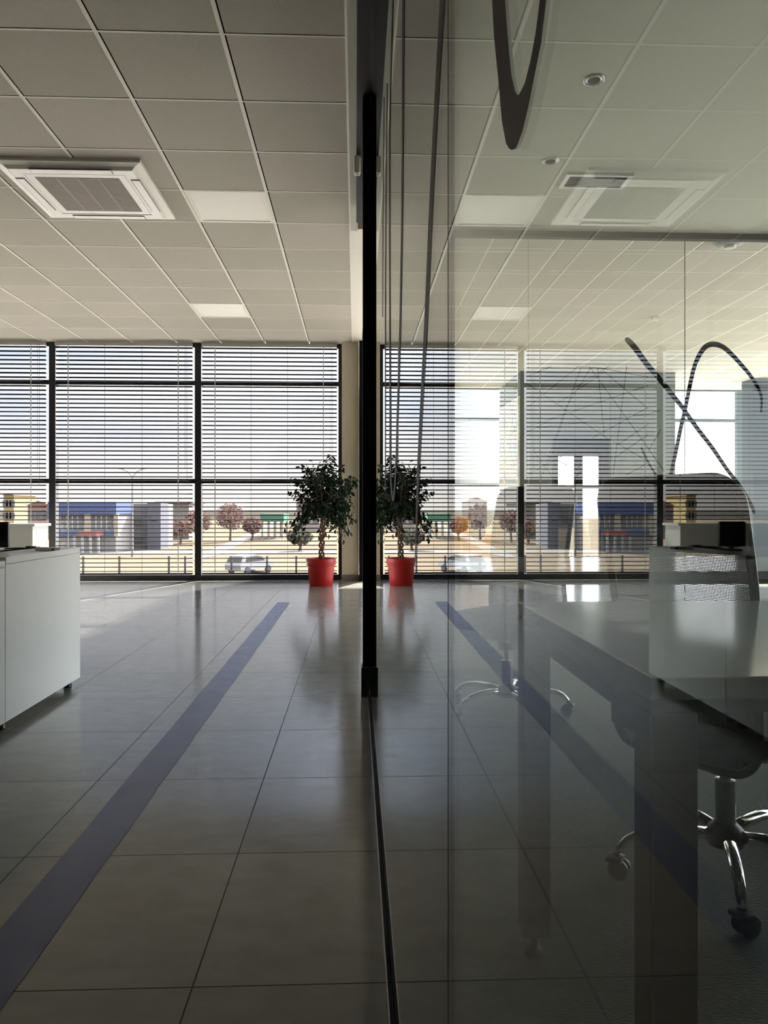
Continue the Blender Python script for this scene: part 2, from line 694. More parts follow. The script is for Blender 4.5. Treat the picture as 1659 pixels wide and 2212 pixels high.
# blue tape stripe stuck along the floor
tp = MB()
ys = [0.9 + (7.95 - 0.9) * k / 40 for k in range(41)]
for k in range(40):
    a, b = ys[k], ys[k + 1]
    tp.quad((-.83 + .002 * math.sin(k), a, .0012), (-.695 + .002 * math.sin(k * 1.7), a, .0012), (-.695 + .002 * math.sin((k + 1) * 1.7), b, .0012), (-.83 + .002 * math.sin(k + 1), b, .0012))
tag(tp.build('floor_tape', M_TAPE, loc=(-.76, 4.4, 0)), 'long blue tape stripe stuck along the grey tile floor', 'floor marking')


# ------------------------------------------------------------------ ceilings
def tiled_ceiling(x0, x1, y0, y1, xo, xs, yo, ysz, holes=()):
    """lay-in tiles whose faces hang a little below the pale T bars"""
    m = MB()
    gap = .016
    kx0 = math.floor((x0 - xo) / xs)
    ky0 = math.floor((y0 - yo) / ysz)
    i = kx0
    while xo + i * xs < x1:
        a, b = max(x0, xo + i * xs), min(x1, xo + (i + 1) * xs)
        j = ky0
        while yo + j * ysz < y1:
            c, d = max(y0, yo + j * ysz), min(y1, yo + (j + 1) * ysz)
            if b - a > .06 and d - c > .06 and (i, j) not in holes:
                m.box(a + .017, b - .012, c + .007, d - .013, ZC, ZC + .02)
            j += 1
        i += 1
    o = m.build('ceiling', M_CEIL)
    MB().box(x0, x1, y0, y1, ZC + .05, ZC + .12).build('ceiling_back', M_FILM, o)
    g = MB()
    i = kx0
    while xo + i * xs < x1 + .01:
        x = xo + i * xs
        if x > x0 - .02:
            g.box(x - .012, x + .009, y0, y1, ZC - .0015, ZC + .001)
        i += 1
    j = ky0
    while yo + j * ysz < y1 + .01:
        y = yo + j * ysz
        if y > y0 - .02:
            g.box(x0, x1, y - .0055, y + .0068, ZC - .0008, ZC + .001)
        j += 1
    g.build('ceiling_grid', M_GRID, o)
    return o


PX, PY = -.612, .6
LX0 = -.04
# two light panels replace tiles: column index counted leftwards from LX0
def cell(i, j):                      # i-th column left of the partition, j-th row from the first
    return (LX0 - .612 * (i + 1), LX0 - .612 * i, 3.675 + .6 * j, 3.675 + .6 * (j + 1))


holes_left = {(-2, 3), (-3, 8)}
c1 = tiled_ceiling(XL, LX0, YK, YW + .05, LX0, .612, 3.675, .6, holes_left)
struct(c1, 'suspended tile ceiling over the open office', 'ceiling')
struct(MB().box(XR, XE, YS, YB + .06, ZC, ZC + .12).build('ceiling', M_CEILP))
c2 = tiled_ceiling(.09, XE, YB + .06, YF + .05, 1.186 - 2 * .612, .612, 6.58, .6)
struct(c2, 'suspended tile ceiling over the far lounge', 'ceiling')
struct(MB().box(GX + GT, XR, YK, YB + .06, ZC, ZC + .12).build('ceiling', M_CEILP), 'plain ceiling of the meeting room with downlights', 'ceiling')
struct(MB().box(LX0, .09, YB, YF, ZC + .004, ZC + .12).build('ceiling', M_GRID))
struct(MB().box(LX0, .02, YK, YB, ZC - .012, ZC + .12).build('trim_1', M_CEILP))
struct(MB().box(XL - .2, -.07, YK - .2, YW + .2, ZC + .121, ZC + .4).box(-.07, XE + .2, YK - .2, YF + .2, ZC + .121, ZC + .4).build('ceiling', M_CEILP), 'roof slab above the suspended ceilings', 'roof')

for (i, j, lab) in ((-2, 3, 'nearer unlit square ceiling light panel, just right of the air conditioner'), (-3, 8, 'farther unlit square ceiling light panel near the window wall')):
    x0, y0 = LX0 + i * .612, 3.675 + j * .6
    t = thing('ceiling_light', lab, 'ceiling light', (x0 + .306, y0 + .3, ZC))
    fr = MB()
    for (a, b, c, d) in ((.012, .600, .008, .03), (.012, .600, .57, .592), (.012, .034, .03, .57), (.578, .6, .03, .57)):
        fr.box(a - .306, b - .306, c - .3, d - .3, -.002, .012)
    fr.build('frame', M_GRID, t)
    MB().box(-.272, .272, -.27, .27, .001, .010).build('diffuser', M_DIFF, t)


# ------------------------------------------------------------------ four-way cassette air conditioner
def cassette():
    cx, cy, s = -1.915, 5.49, .485
    t = thing('air_conditioner', 'square white cassette air conditioner set in the tile ceiling', 'air conditioner', (cx, cy, ZC))
    p = MB()
    ring = [(s, -.012), (s, -.022), (s - .05, -.030), (s - .075, -.046), (.345, -.046), (.33, -.04)]
    n = 4
    i0 = 0
    # stepped square frame
    for (h, z) in ring:
        i0 = len(p.v)
        p.v += [(-h, -h, z), (h, -h, z), (h, h, z), (-h, h, z)]
        if i0:
            for k in range(4):
                p.f.append((i0 - 4 + k, i0 - 4 + (k + 1) % 4, i0 + (k + 1) % 4, i0 + k))
    p.v += [(-s, -s, .0), (s, -s, .0), (s, s, .0), (-s, s, .0)]
    i1 = len(p.v) - 4
    for k in range(4):
        p.f.append((k, (k + 1) % 4, i1 + (k + 1) % 4, i1 + k))
    p.build('panel', M_ACW, t)
    g = MB()
    g.box(-.335, .335, -.335, .335, -.044, -.030)
    gr = g.build('intake_grille', M_ACW, t)
    mesh = MB()
    # fine louvre bars over a dark filter
    mesh.box(-.285, .285, -.285, .285, -.0455, -.0435)
    fm = mesh.build('filter', M_ACG, gr)
    rb = MB()
    for k in range(3):
        x = -.285 + .57 * (k + 1) / 4
        rb.box(x - .0035, x + .0035, -.285, .285, -.0475, -.0445)
    for k in range(38):
        y = -.28 + .56 * k / 37
        rb.box(-.285, .285, y - .0018, y + .0018, -.0467, -.0445)
    rb.build('louvre_bars', mat('air_unit_bars', srgb(172, 154, 140), .55), gr)
    for k in range(4):
        a = k * math.pi / 2
        R = Matrix.Rotation(a, 4, 'Z')
        MB().box(-.275, .275, -.425, -.36, -.0475, -.0455, M=R).build('outlet_gap', M_DARK, t)
        MB().box(-.27, .27, -.419, -.367, -.051, -.0465, bevel=.002, M=R).build('louvre_flap', M_ACW, t)
    return t


cassette()

# ------------------------------------------------------------------ walls of the shell
struct(MB().box(XL - .15, XL, YK, YW + .2, 0, ZC + .12).build('wall_left', M_WALL))
struct(MB().box(XL - .15, XE, YK - .15, YK, 0, ZC + .12).build('wall_back', mat('back_wall_paint', srgb(120, 116, 108), .85)))
struct(MB().box(XR, XR + .12, YK, YS, 0, ZC + .12).build('wall_right', M_DWALL))
struct(MB().box(XR, XE + .12, YS - .12, YS, 0, ZC + .12).build('wall_back', M_WALL))
gr_ = MB()  # glazing added out of view so daylight reaches tables, carpet and desk
for k in range(4):
    y = YS + .03 + (YB - .06 - YS) * k / 3
    gr_.box(XR, XR + .05, y - .025, y + .025, 0, ZC)
gr_.box(XR, XR + .05, YS, YB, 0, .04)
gr_.box(XR, XR + .05, YS, YB, ZC - .05, ZC)
gro = struct(gr_.build('wall_right', M_BLACK), 'unseen glazed side wall added to pass daylight into the meeting room', 'glass wall')
MB().box(XR + .02, XR + .026, YS, YB, .04, ZC - .05).build('pane', M_PANE, gro)
ef = MB()  # out-of-view glazing added to bring more daylight into the lounge
for k in range(7):
    y = YS + .05 + (YF - YS - .05) * k / 6
    ef.box(XE, XE + .12, y - .05, y + .05, 0, ZC)
for z in (.04, 1.46, 2.72, ZC - .04):
    ef.box(XE + .001, XE + .119, YS, YF, z - .04, z + .04)
efo = struct(ef.build('window_8', M_FRAME), 'unseen glazed side wall added to brighten the lounge', 'window')
MB().box(XE + .05, XE + .06, YS, YF, .06, ZC - .06).build('pane', M_PANE, efo)
struct(MB().box(-.06, .05, YW + .12, YF, 0, ZC + .12).build('wall_left', M_CREAM))
# cream column closing the office window wall, with its grey skirting
struct(MB().box(-.19, .045, YW - .16, YW + .12, 0, ZC).build('wall_front', M_CREAM), 'narrow cream column at the end of the window wall', 'column')
struct(MB().box(-.197, .052, YW - .168, YW + .12, 0, .085).build('baseboard_front', mat('grey_skirting', srgb(120, 112, 106), .6)))
struct(MB().box(.05, .10, YW - .24, YW - .17, 0, ZC).build('trim_2', M_BLACK))


# ------------------------------------------------------------------ office window wall and its venetian blinds
RAILS = (2.754, 1.384)


def office_bay(n, x1, lab):
    x0 = x1 - 2.0
    f = MB()
    f.box(x1 - .045, x1 + .045, YW - .02, YW + .10, 0, ZC, .004)
    if n == 4:
        f.box(x0, x0 + .045, YW - .02, YW + .10, 0, ZC)
    f.box(x0 + .045, x1 - .045, YW, YW + .09, 0, .075)
    f.box(x0 + .045, x1 - .045, YW, YW + .09, ZC - .06, ZC)
    for z in RAILS:
        f.box(x0 + .045, x1 - .045, YW, YW + .09, z - .032, z + .032)
    o = struct(f.build('window_%d' % n, M_FRAME), lab, 'window')
    zs = [.075, RAILS[1], RAILS[0], ZC - .06]
    for a, b in zip(zs[:-1], zs[1:]):
        MB().box(x0 + .045, x1 - .045, YW + .045, YW + .053, a + .02, b - .02).build('pane', M_PANE, o)
    return x0


def blind(x0, x1, lab, tilt):
    yb = YW - .075
    t = thing('venetian_blind', lab, 'blind', ((x0 + x1) / 2, yb, ZC - .02), group='lowered venetian blinds on the office windows')
    L = (x1 - x0) / 2
    MB().box(-L, L, -.03, .03, -.045, .0, .003).build('head_rail', M_HEAD, t)
    zb = .10 - (ZC - .02)
    MB().box(-L, L, -.026, .026, zb - .012, zb + .008, .003).build('bottom_rail', M_SLAT, t)
    m = MB()
    pitch, wd = .0595, .058
    n = int((-.06 - zb) / pitch)
    for k in range(n + 1):
        z = zb + .03 + k * pitch
        jit = random.uniform(-.03, .03)
        prof = []
        for j in range(6):
            s = -wd / 2 + wd * j / 5
            cz = .010 * (1 - (2 * s / wd) ** 2)
            a = tilt + jit
            prof.append((s * math.cos(a) - cz * math.sin(a), z + s * math.sin(a) + cz * math.cos(a)))
        for j in range(5):
            (ya, za), (yb2, zb2) = prof[j], prof[j + 1]
            i = len(m.v)
            m.v += [(-L, ya, za), (L, ya, za), (L, yb2, zb2), (-L, yb2, zb2)]
            m.f.append((i, i + 1, i + 2, i + 3))
    m.build('slats', M_SLAT, t, smooth=True)
    for fx in (-.80, .80):
        c = MB()
        c.box(L * fx - .006, L * fx + .006, -.033, -.031, zb, -.03)
        c.build('ladder_tape', M_CORD, t)
    for fx in (-.27, .27):
        c = MB()
        c.tube([(L * fx, -.031, zb), (L * fx, -.031, -.03)], .0022, 6)
        c.build('ladder_cord', M_CORDD, t)
    pc = MB()
    pc.tube([(L * .93, -.04, -.03), (L * .93, -.042, -1.9)], .002, 6)
    pc.tube([(L * .90, -.04, -.03), (L * .90, -.042, -1.75)], .002, 6)
    pc.lathe([(.001, -1.95), (.007, -1.94), (.005, -1.9), (.001, -1.89)], 8, (L * .93, -.042, 0))
    pc.build('pull_cord', M_CORDD, t)
    return t


xx = -.195
BLAB = ['venetian blind lowered behind the red potted ficus, nearest the glass partition',
        'venetian blind on the middle window, facing the blue roofed building outside',
        'venetian blind on the leftmost visible window above the white desks',
        'venetian blind on the window hidden past the left edge']
WLAB = ['dark framed window bay behind the potted ficus', 'dark framed middle window bay of the office', 'dark framed window bay left of the middle one', 'dark framed window bay at the office corner']
for n in range(4):
    x0 = office_bay(n + 1, xx, WLAB[n])
    blind(x0 + .065, xx - .065, BLAB[n], [-.15, -.18, -.17, -.17][n])
    xx = x0

# ------------------------------------------------------------------ the glass partition beside the camera
YJ = GX / (ray(968, 1000).x / ray(968, 1000).y)        # joint between the two near panes


def glass_panel(name, y0, y1, lab):
    """slab: glass faces, dark green ground edges"""
    m = MB().box(GX, GX + GT, y0, y1, .012, ZC - .15)
    o = m.build(name, [M_GLASS, M_GEDGE])
    for p in o.data.polygons:
        p.material_index = 0 if abs(p.normal.x) > .9 else 1
    struct(o, lab, 'glass wall')
    return o


glass_panel('wall_right', YK, YJ - .0022, 'clear glass panel of the partition nearest the viewer')
gb = glass_panel('wall_right', YJ + .0022, 3.93, 'mirror dark glass panel of the partition before the black post')
MB().box(GX + GT + .001, GX + GT + .004, YJ + .004, 3.93, .012, ZC - .15).build('privacy_film', M_FILM, gb)
glass_panel('wall_right', 4.0, YB - .03, 'clear glass panel of the partition beyond the black post')
# post with its floor clamp, ceiling header, floor channel
post = MB().box(.038, GX - .001, 3.93, 3.995, .06, ZC - .14, .002).build('trim_3', M_BLACK)
struct(post, 'black vertical post at the end of the glass partition', 'post')
MB().box(.030, GX - .001, 3.90, 4.02, .0, .155, .003).build('floor_clamp', mat('clamp_grey', (.03, .028, .028), .4), post)
MB().box(GX + GT, GX + .05, 3.93, 3.995, .0, ZC - .14).build('rear_half', M_BLACK, post)
hd = MB().box(.006, GX + .03, YK, 5.66, ZC - .15, ZC + .01).build('trim_4', M_BLACK)
struct(hd, 'black header track of the glass partition', 'header track')
ch = MB()
ch.box(GX - .008, GX - .001, YK, 3.9, .0, .014)
ch.box(GX + GT + .001, GX + GT + .008, YK, 3.9, .0, .014)
cho = struct(ch.build('trim_5', M_BLACK), 'black floor channel under the glass partition', 'floor channel')
MB().box(GX - .011, GX - .008, .9, 3.9, .0, .008).build('metal_edge', M_STEEL, cho)
# small pale sensor under the header
sn = thing('door_sensor', 'small beige sensor hanging under the black header beside the post', 'sensor', (.012, 4.6, ZC - .15))
b = MB().box(-.022, .018, -.03, .03, -.11, .0, .012)
b.build('housing', M_BEIGE, sn, smooth=True, angle=40)
MB().lathe([(.002, -.112), (.008, -.112), (.008, -.108)], 12, (0, 0, 0)).build('lens', M_DARK, sn)


# ------------------------------------------------------------------ lettering on the glass
def ribbon(pts, plane, closed_ends=True):
    """pts: (px, py, width px) -> list of 3d quads on a plane"""
    m = MB()
    L, Rr = [], []
    n = len(pts)
    for k in range(n):
        x, y, wd = pts[k]
        x0, y0, _ = pts[max(k - 1, 0)]
        x1, y1, _ = pts[min(k + 1, n - 1)]
        dx, dy = x1 - x0, y1 - y0
        l = math.hypot(dx, dy) or 1
        nx, ny = -dy / l, dx / l
        L.append(plane(x + nx * wd / 2, y + ny * wd / 2))
        Rr.append(plane(x - nx * wd / 2, y - ny * wd / 2))
    i0 = len(m.v)
    for a, b in zip(L, Rr):
        m.v += [tuple(a), tuple(b)]
    for k in range(n - 1):
        m.f.append((i0 + 2 * k, i0 + 2 * k + 1, i0 + 2 * k + 3, i0 + 2 * k + 2))
    return m


def smooth_pts(pts, sub=4):
    out = []
    n = len(pts)
    for k in range(n - 1):
        p0, p1, p2, p3 = pts[max(k - 1, 0)], pts[k], pts[k + 1], pts[min(k + 2, n - 1)]
        for s in range(sub):
            t = s / sub
            out.append(tuple(.5 * ((2 * p1[i]) + (-p0[i] + p2[i]) * t + (2 * p0[i] - 5 * p1[i] + 4 * p2[i] - p3[i]) * t * t + (-p0[i] + 3 * p1[i] - 3 * p2[i] + p3[i]) * t ** 3) for i in range(3)))
    out.append(pts[-1])
    return out


pg = lambda x, y: on_x(x, y, GX - .0008)
lt = thing('glass_lettering', 'dark vinyl handwriting strokes stuck on the near glass partition', 'sticker', (GX - .0008, .8, 1.2))


def child_mesh(mb, name, m, parent):
    o = mb.build(name, m, parent)
    o.location = -Vector(parent.location)
    return o


# big pointed loop, cut by the top of the picture
outer = [(1056, -260), (1060, -90), (1063, 0), (1067, 80), (1076, 169), (1084, 261), (1093, 310), (1099, 320), (1105, 324), (1111, 322), (1116, 318), (1129, 282), (1141, 232), (1156, 156), (1169, 93), (1180, 0), (1188, -90), (1200, -260)]
inner = [(1084, -260), (1088, -90), (1091, 0), (1094, 42), (1099, 105), (1105, 164), (1112, 194), (1116, 203), (1119, 206), (1122, 203), (1126, 195), (1133, 181), (1145, 135), (1156, 76), (1161, 40), (1166, 0), (1176, -90), (1188, -260)]
vm = MB()
for a, b in zip(outer, inner):
    vm.v += [tuple(pg(*a)), tuple(pg(*b))]
for k in range(len(outer) - 1):
    vm.f.append((2 * k, 2 * k + 1, 2 * k + 3, 2 * k + 2))
child_mesh(vm, 'letter_stroke', M_DECAL, lt)
STROKES = [
    [(966, -200, 12), (954.5, 0, 9), (940, 250, 7), (930, 450, 7), (919, 703, 6), (908.6, 900, 5), (902, 1046, 4.5), (896.8, 1218, 2)],
    [(874, -200, 4.5), (871, 0, 4), (868, 450, 3), (863, 739, 3), (858, 900, 3), (855.5, 993, 3), (850, 1080, 3), (846, 1060, 3), (843.5, 1019, 3), (842.5, 900, 2.6), (841, 450, 2.4), (841.6, 250, 2.2), (848, 0, 2.2), (852, -200, 2.2)],
    [(836, 180, 1.6), (833, 450, 1.6), (832, 745, 1.6), (832, 1060, 1.4)],
    [(829, 210, 1.2), (827, 450, 1.2), (826, 685, 1)],
]
for s in STROKES:
    child_mesh(ribbon(smooth_pts(s), pg), 'letter_stroke', M_DECAL, lt)

# ------------------------------------------------------------------ rear glass wall of the meeting room
for k, (a, b) in enumerate(((GX + .012, 1.446), (1.446, 2.778), (2.778, XR))):
    o = MB().box(a + .002, b - .002, YB - .005, YB + .005, .02, ZC - .05).build('wall_front', [M_PANE, M_GEDGE])
    for p in o.data.polygons:
        p.material_index = 0 if abs(p.normal.y) > .9 else 1
    struct(o, ['left clear glass panel of the rear meeting room wall', 'middle clear glass panel of the rear meeting room wall', 'right clear glass panel of the rear meeting room wall'][k], 'glass wall')
struct(MB().box(GX + .012, XR, YB - .03, YB + .03, ZC - .05, ZC).build('trim_6', M_BLACK), 'dark top rail of the rear glass wall', 'top rail')
struct(MB().box(GX + .012, XR, YB - .02, YB + .02, 0, .02).build('trim_7', M_BLACK))

pb = lambda x, y: on_y(x, y, YB - .0065)
sg = thing('looped_wall_script', 'large black looping pen-like sticker on the rear glass wall', 'sticker', (3.0, YB - .0065, 1.5))
for s in (
    [(1350, 733, 6), (1356, 735, 12), (1372, 752, 13), (1396, 785, 12), (1420, 813, 11.5), (1446, 845, 11), (1475, 881, 10.5), (1483, 893, 10), (1509, 929, 10), (1539, 968, 9.5), (1569, 1012, 9), (1589, 1038, 9), (1609, 1068, 9), (1625, 1096, 8), (1629, 1110, 5)],
    [(1446, 1040, 7), (1448.6, 1028, 8), (1459.6, 978, 8.5), (1469.5, 929, 9), (1481, 879, 9), (1491, 829, 9), (1499, 795, 9), (1509, 770, 10), (1523, 750, 11), (1539, 743.5, 12), (1559, 748, 11), (1579, 764, 10), (1599, 785.5, 9), (1619, 809, 8), (1636, 835, 7), (1645, 859, 6), (1644, 891, 4)],
    [(1385, 967, 4), (1400, 998, 5), (1418, 1028, 5), (1432, 1050, 5)],
):
    child_mesh(ribbon(smooth_pts(s), pb), 'script_stroke', M_DECALB, sg)
lines8 = [((680, 490), (1340, 940)), ((640, 860), (1659, 735)), ((650, 700), (1090, 345)), ((700, 830), (1659, 500)), ((830, 1200), (1000, 670)), ((1000, 670), (1110, 360)),
          ((770, 1310), (990, 680)), ((990, 680), (1190, 360)), ((1250, 360), (1300, 900)), ((1180, 345), (1659, 1010)), ((1485, 345), (1375, 1225)), ((1090, 345), (1280, 360)), ((1280, 360), (1659, 432)),
          ((1300, 385), (1659, 690)), ((640, 900), (870, 780)), ((900, 660), (1300, 390)), ((1200, 930), (1659, 680)), ((640, 1250), (1000, 1050)), ((720, 1020), (910, 1290)), ((730, 1020), (1000, 1150)),
          ((1370, 950), (1659, 1120)), ((1400, 1080), (1659, 900)), ((1480, 1230), (1659, 1130)), ((870, 345), (690, 420)), ((1340, 345), (1030, 540)), ((1659, 820), (1400, 990)), ((1659, 1010), (1790, 1200)), ((1659, 735), (1760, 700)), ((1659, 1040), (1760, 860))]
lm = MB()
for (a, b) in lines8:
    p = [(960 + a[0] * .2652, 700 + a[1] * .2652, 1.5), (960 + b[0] * .2652, 700 + b[1] * .2652, 1.5)]
    r = ribbon(p, pb)
    i = len(lm.v)
    lm.v += r.v
    lm.f += [tuple(i + q for q in f) for f in r.f]
tag(lm.build('line_drawing_sticker', M_DECALB, loc=(2.0, YB - .0065, 1.7)), 'tangle of thin black straight lines drawn on the rear glass wall', 'sticker')

# ------------------------------------------------------------------ meeting room ceiling fittings
for (x, y, lab) in ((1.29, 3.99, 'round recessed downlight nearer the viewer in the meeting room ceiling'), (1.30, 4.93, 'round recessed downlight beside the white ceiling vent')):
    t = thing('downlight', lab, 'downlight', (x, y, ZC))
    MB().lathe([(.033, .0), (.036, -.004), (.052, -.007), (.058, -.004), (.058, .0)], 32, cap=False).build('trim_ring', M_STEEL, t, smooth=True)
    MB().lathe([(.0, -.003), (.034, -.003)], 32, cap=False).build('lamp_glass', M_FILM, t)
t = thing('ceiling_vent', 'white framed slotted air vent in the meeting room ceiling', 'vent', (1.695, 5.21, ZC))
f = MB()
for (a, b, c, d) in ((-.235, .235, -.11, -.085), (-.235, .235, .085, .11), (-.235, -.205, -.085, .085), (.205, .235, -.085, .085)):
    f.box(a, b, c, d, -.012, 0)
f.build('frame', M_WHITE, t)
MB().box(-.205, .205, -.085, .085, -.002, -.0005).build('duct_opening', M_FILM, t)
sl = MB()
for k in range(9):
    y = -.075 + .15 * k / 8
    sl.box(-.205, .205, y - .005, y + .002, -.009, -.003)
sl.build('slats', mat('vent_slat', srgb(88, 90, 88), .6), t)
pdet = on_z(1610, 505, ZC - .03)
t = thing('smoke_detector', 'round grey smoke detector on the ceiling beyond the rear glass wall', 'smoke detector', (pdet.x, pdet.y + .26, ZC))
MB().lathe([(.115, 0), (.115, -.02), (.10, -.03), (.06, -.038), (.0, -.04)], 32, cap=False).build('base', mat('grey_plastic', srgb(150, 156, 158), .5), t, smooth=True, angle=35)
MB().lathe([(.055, -.037), (.05, -.055), (.03, -.06), (.0, -.061)], 24, cap=False).build('sensing_chamber', M_BEIGE, t, smooth=True)
p2 = on_z(1416, 684, ZC)
t = thing('ceiling_sensor', 'tiny white box sensor on the lounge ceiling', 'sensor', (p2.x, p2.y, ZC))
MB().box(-.045, .045, -.03, .03, -.045, 0, .008).build('housing', M_WHITE, t)


# ------------------------------------------------------------------ meeting tables
TZ = .775


def table(x0, x1, y0, y1, lab):
    t = thing('meeting_table', lab, 'table', ((x0 + x1) / 2, (y0 + y1) / 2, 0))
    a, b = (x1 - x0) / 2, (y1 - y0) / 2
    MB().box(-a, a, -b, b, TZ - .028, TZ, .002).build('tabletop', M_TOP, t)
    MB().box(-a + .001, a - .001, -b + .001, b - .001, TZ - .044, TZ - .0281).build('edge_frame', M_EDGE, t)
    r = MB()
    for s in (-1, 1):
        r.box(s * (a - .058) - .02 * (s > 0), s * (a - .058) + .02 * (s < 0), -b + .06, b - .06, TZ - .112, TZ - .0442)
    r.box(-a + .06, a - .06, -.02, .02, TZ - .075, TZ - .0442)
    r.build('rail', M_LEG, t)
    for sx in (-1, 1):
        for sy in (-1, 1):
            cx, cy = sx * (a - .03), sy * (b - .03)
            l = MB().box(cx - .0295, cx + .0295, cy - .0295, cy + .0295, .055, TZ - .0442, .003).build('leg', M_LEG, t)
            MB().lathe([(.02, .001), (.022, .006), (.02, .015), (.008, .018), (.008, .056)], 16, (cx, cy, 0)).build('foot', M_DARK, l)
    return t


table(.362, 3.3, .90, 1.655, 'nearest white topped meeting table with square grey legs')
table(.16, 3.3, 2.46, 3.23, 'farther white topped meeting table in front of the turned mesh chair')


# ------------------------------------------------------------------ mesh office chairs
def back_outline(w_, h, r, n=8):
    pts = []
    hw, hh = w_ / 2, h / 2
    for (cx, cz, a0) in ((hw - r, hh - r, 0), (-hw + r, hh - r, 90), (-hw + r, -hh + r, 180), (hw - r, -hh + r, 270)):
        for k in range(n + 1):
            a = math.radians(a0 + 90 * k / n)
            pts.append((cx + r * math.cos(a), cz + r * math.sin(a)))
    # denser straight sides
    out = []
    for k in range(len(pts)):
        p, q = pts[k], pts[(k + 1) % len(pts)]
        d = math.hypot(q[0] - p[0], q[1] - p[1])
        m = max(1, int(d / .04))
        for s in range(m):
            out.append((p[0] + (q[0] - p[0]) * s / m, p[1] + (q[1] - p[1]) * s / m))
    return out


def office_chair(loc, face, lab, dzs=0.0, bw=.40, base_rot=0.0, off=.23, boff=(0, 0)):
    """face: world direction the sitter looks to; local +Y is that direction"""
    rz = math.atan2(face[1], face[0]) - math.pi / 2
    t = thing('office_chair', lab, 'chair', (loc[0], loc[1], 0.001), rz, group='black mesh chairs in the meeting room')
    sz = .45 + dzs
    # seat: rounded square cushion
    bm = bmesh.new()
    bmesh.ops.create_grid(bm, x_segments=14, y_segments=14, size=1)
    for v in bm.verts:
        x, y = v.co.x, v.co.y
        k = (abs(x) ** 6 + abs(y) ** 6) ** (1 / 6) or 1
        mx = max(abs(x), abs(y))
        q = mx / k if k else 1
        e = max(abs(x), abs(y))
        v.co.x, v.co.y = x * q * .235, y * q * .23
        v.co.z = sz + .018 * (1 - e ** 4) - .022 * max(0, y) ** 3
    geo = bmesh.ops.extrude_face_region(bm, geom=bm.faces[:])
    for g in geo['geom']:
        if isinstance(g, bmesh.types.BMVert):
            g.co.z = sz - .05 - .022 * max(0, g.co.y / .23) ** 3 * 0.5
    MB().add_bm(bm).build('seat', M_FABRIC, t, smooth=True, angle=50)
    MB().box(-.19, .19, -.19, .17, sz - .068, sz - .048, .008).build('seat_shell', M_DARK, t)
    mech = MB().box(-.09, .09, -.16, .09, sz - .125, sz - .066, .014)
    mech.lathe([(.045, sz - .17), (.05, sz - .12)], 20)
    mo = mech.build('tilt_mechanism', M_DARK, t)
    lv = MB().tube([(-.08, .02, sz - .10), (-.2, .03, sz - .105), (-.235, .035, sz - .115)], [.006, .006, .006], 8)
    lv.tube([(-.225, .035, sz - .112), (-.25, .037, sz - .118), (-.285, .04, sz - .125), (-.295, .04, sz - .13)], [.008, .017, .015, .004], 10, flat=.6)
    lv.build('height_lever', M_DARK, mo)
    # backrest: curved mesh in a rim
    h0, h1 = .355 + dzs, 1.055 + dzs
    hh = h1 - h0
    mid = (h0 + h1) / 2

    def bend(x, z):
        zz = (z / hh) + .5
        lean = -off + .02 - .055 * zz + .03 * math.sin(zz * math.pi * 1.2)
        wst = 1 - .05 * math.exp(-((zz - .38) / .13) ** 2)
        return Vector((x * wst + boff[0], lean + .30 * x * x * 1.0 + boff[1], z + mid))
    ol = back_outline(bw, hh, .066)
    MB().tube([bend(x, z) for x, z in ol], .011, 8, closed=True, up=Vector((0, 1, 0))).build('back_frame', M_DARK, t, smooth=True)
    mm = MB()
    uvs = []
    NX, NZ = 14, 26
    hw = bw / 2 - .004

    def inside(x, z):
        r = .063
        ax, az = abs(x) - (hw - r), abs(z) - (hh / 2 - .004 - r)
        if ax > 0 and az > 0:
            k = math.hypot(ax, az)
            if k > r:
                return (math.copysign(hw - r + ax * r / k, x), math.copysign(hh / 2 - .004 - r + az * r / k, z))
        return x, z
    for j in range(NZ + 1):
        for i in range(NX + 1):
            x, z = -hw + 2 * hw * i / NX, (-.5 + j / NZ) * (hh - .008)
            x, z = inside(x, z)
            mm.v.append(tuple(bend(x, z)))
            uvs.append((x, z))
    for j in range(NZ):
        for i in range(NX):
            a = j * (NX + 1) + i
            mm.f.append((a, a + 1, a + NX + 2, a + NX + 1))
    me = bpy.data.meshes.new('back_mesh')
    me.from_pydata(mm.v, [], mm.f)
    ul = me.uv_layers.new(name='UVMap')
    for lp in me.loops:
        ul.data[lp.index].uv = uvs[lp.vertex_index]
    for p in me.polygons:
        p.use_smooth = True
    me.materials.append(M_MESH)
    o = bpy.data.objects.new('back_mesh', me)
    COL.objects.link(o)
    o.parent = t
    # spine carrying the back
    s = MB().tube([(0, -.12, sz - .09), (boff[0] * .4, -.2, sz - .09), (boff[0] * .8, -off + boff[1] - .015, sz - .06), (boff[0], -off + boff[1] - .02, sz + .02), (boff[0], -off + boff[1] - .035, sz + .16), (boff[0], -off + boff[1] - .045, sz + .3)], [.02, .024, .026, .026, .022, .014], 10, flat=.55)
    s.build('back_spine', M_DARK, t, smooth=True)
    # column and five-star base
    MB().lathe([(.026, .10), (.026, .25), (.0255, .26), (.014, .262), (.014, sz - .12)], 24).build('gas_column', M_STEEL, t, smooth=True, angle=40)
    MB().lathe([(.03, .085), (.047, .09), (.05, .105), (.046, .13), (.03, .145), (.027, .15)], 28).build('base_hub', M_DARK, t, smooth=True, angle=40)
    R = .295
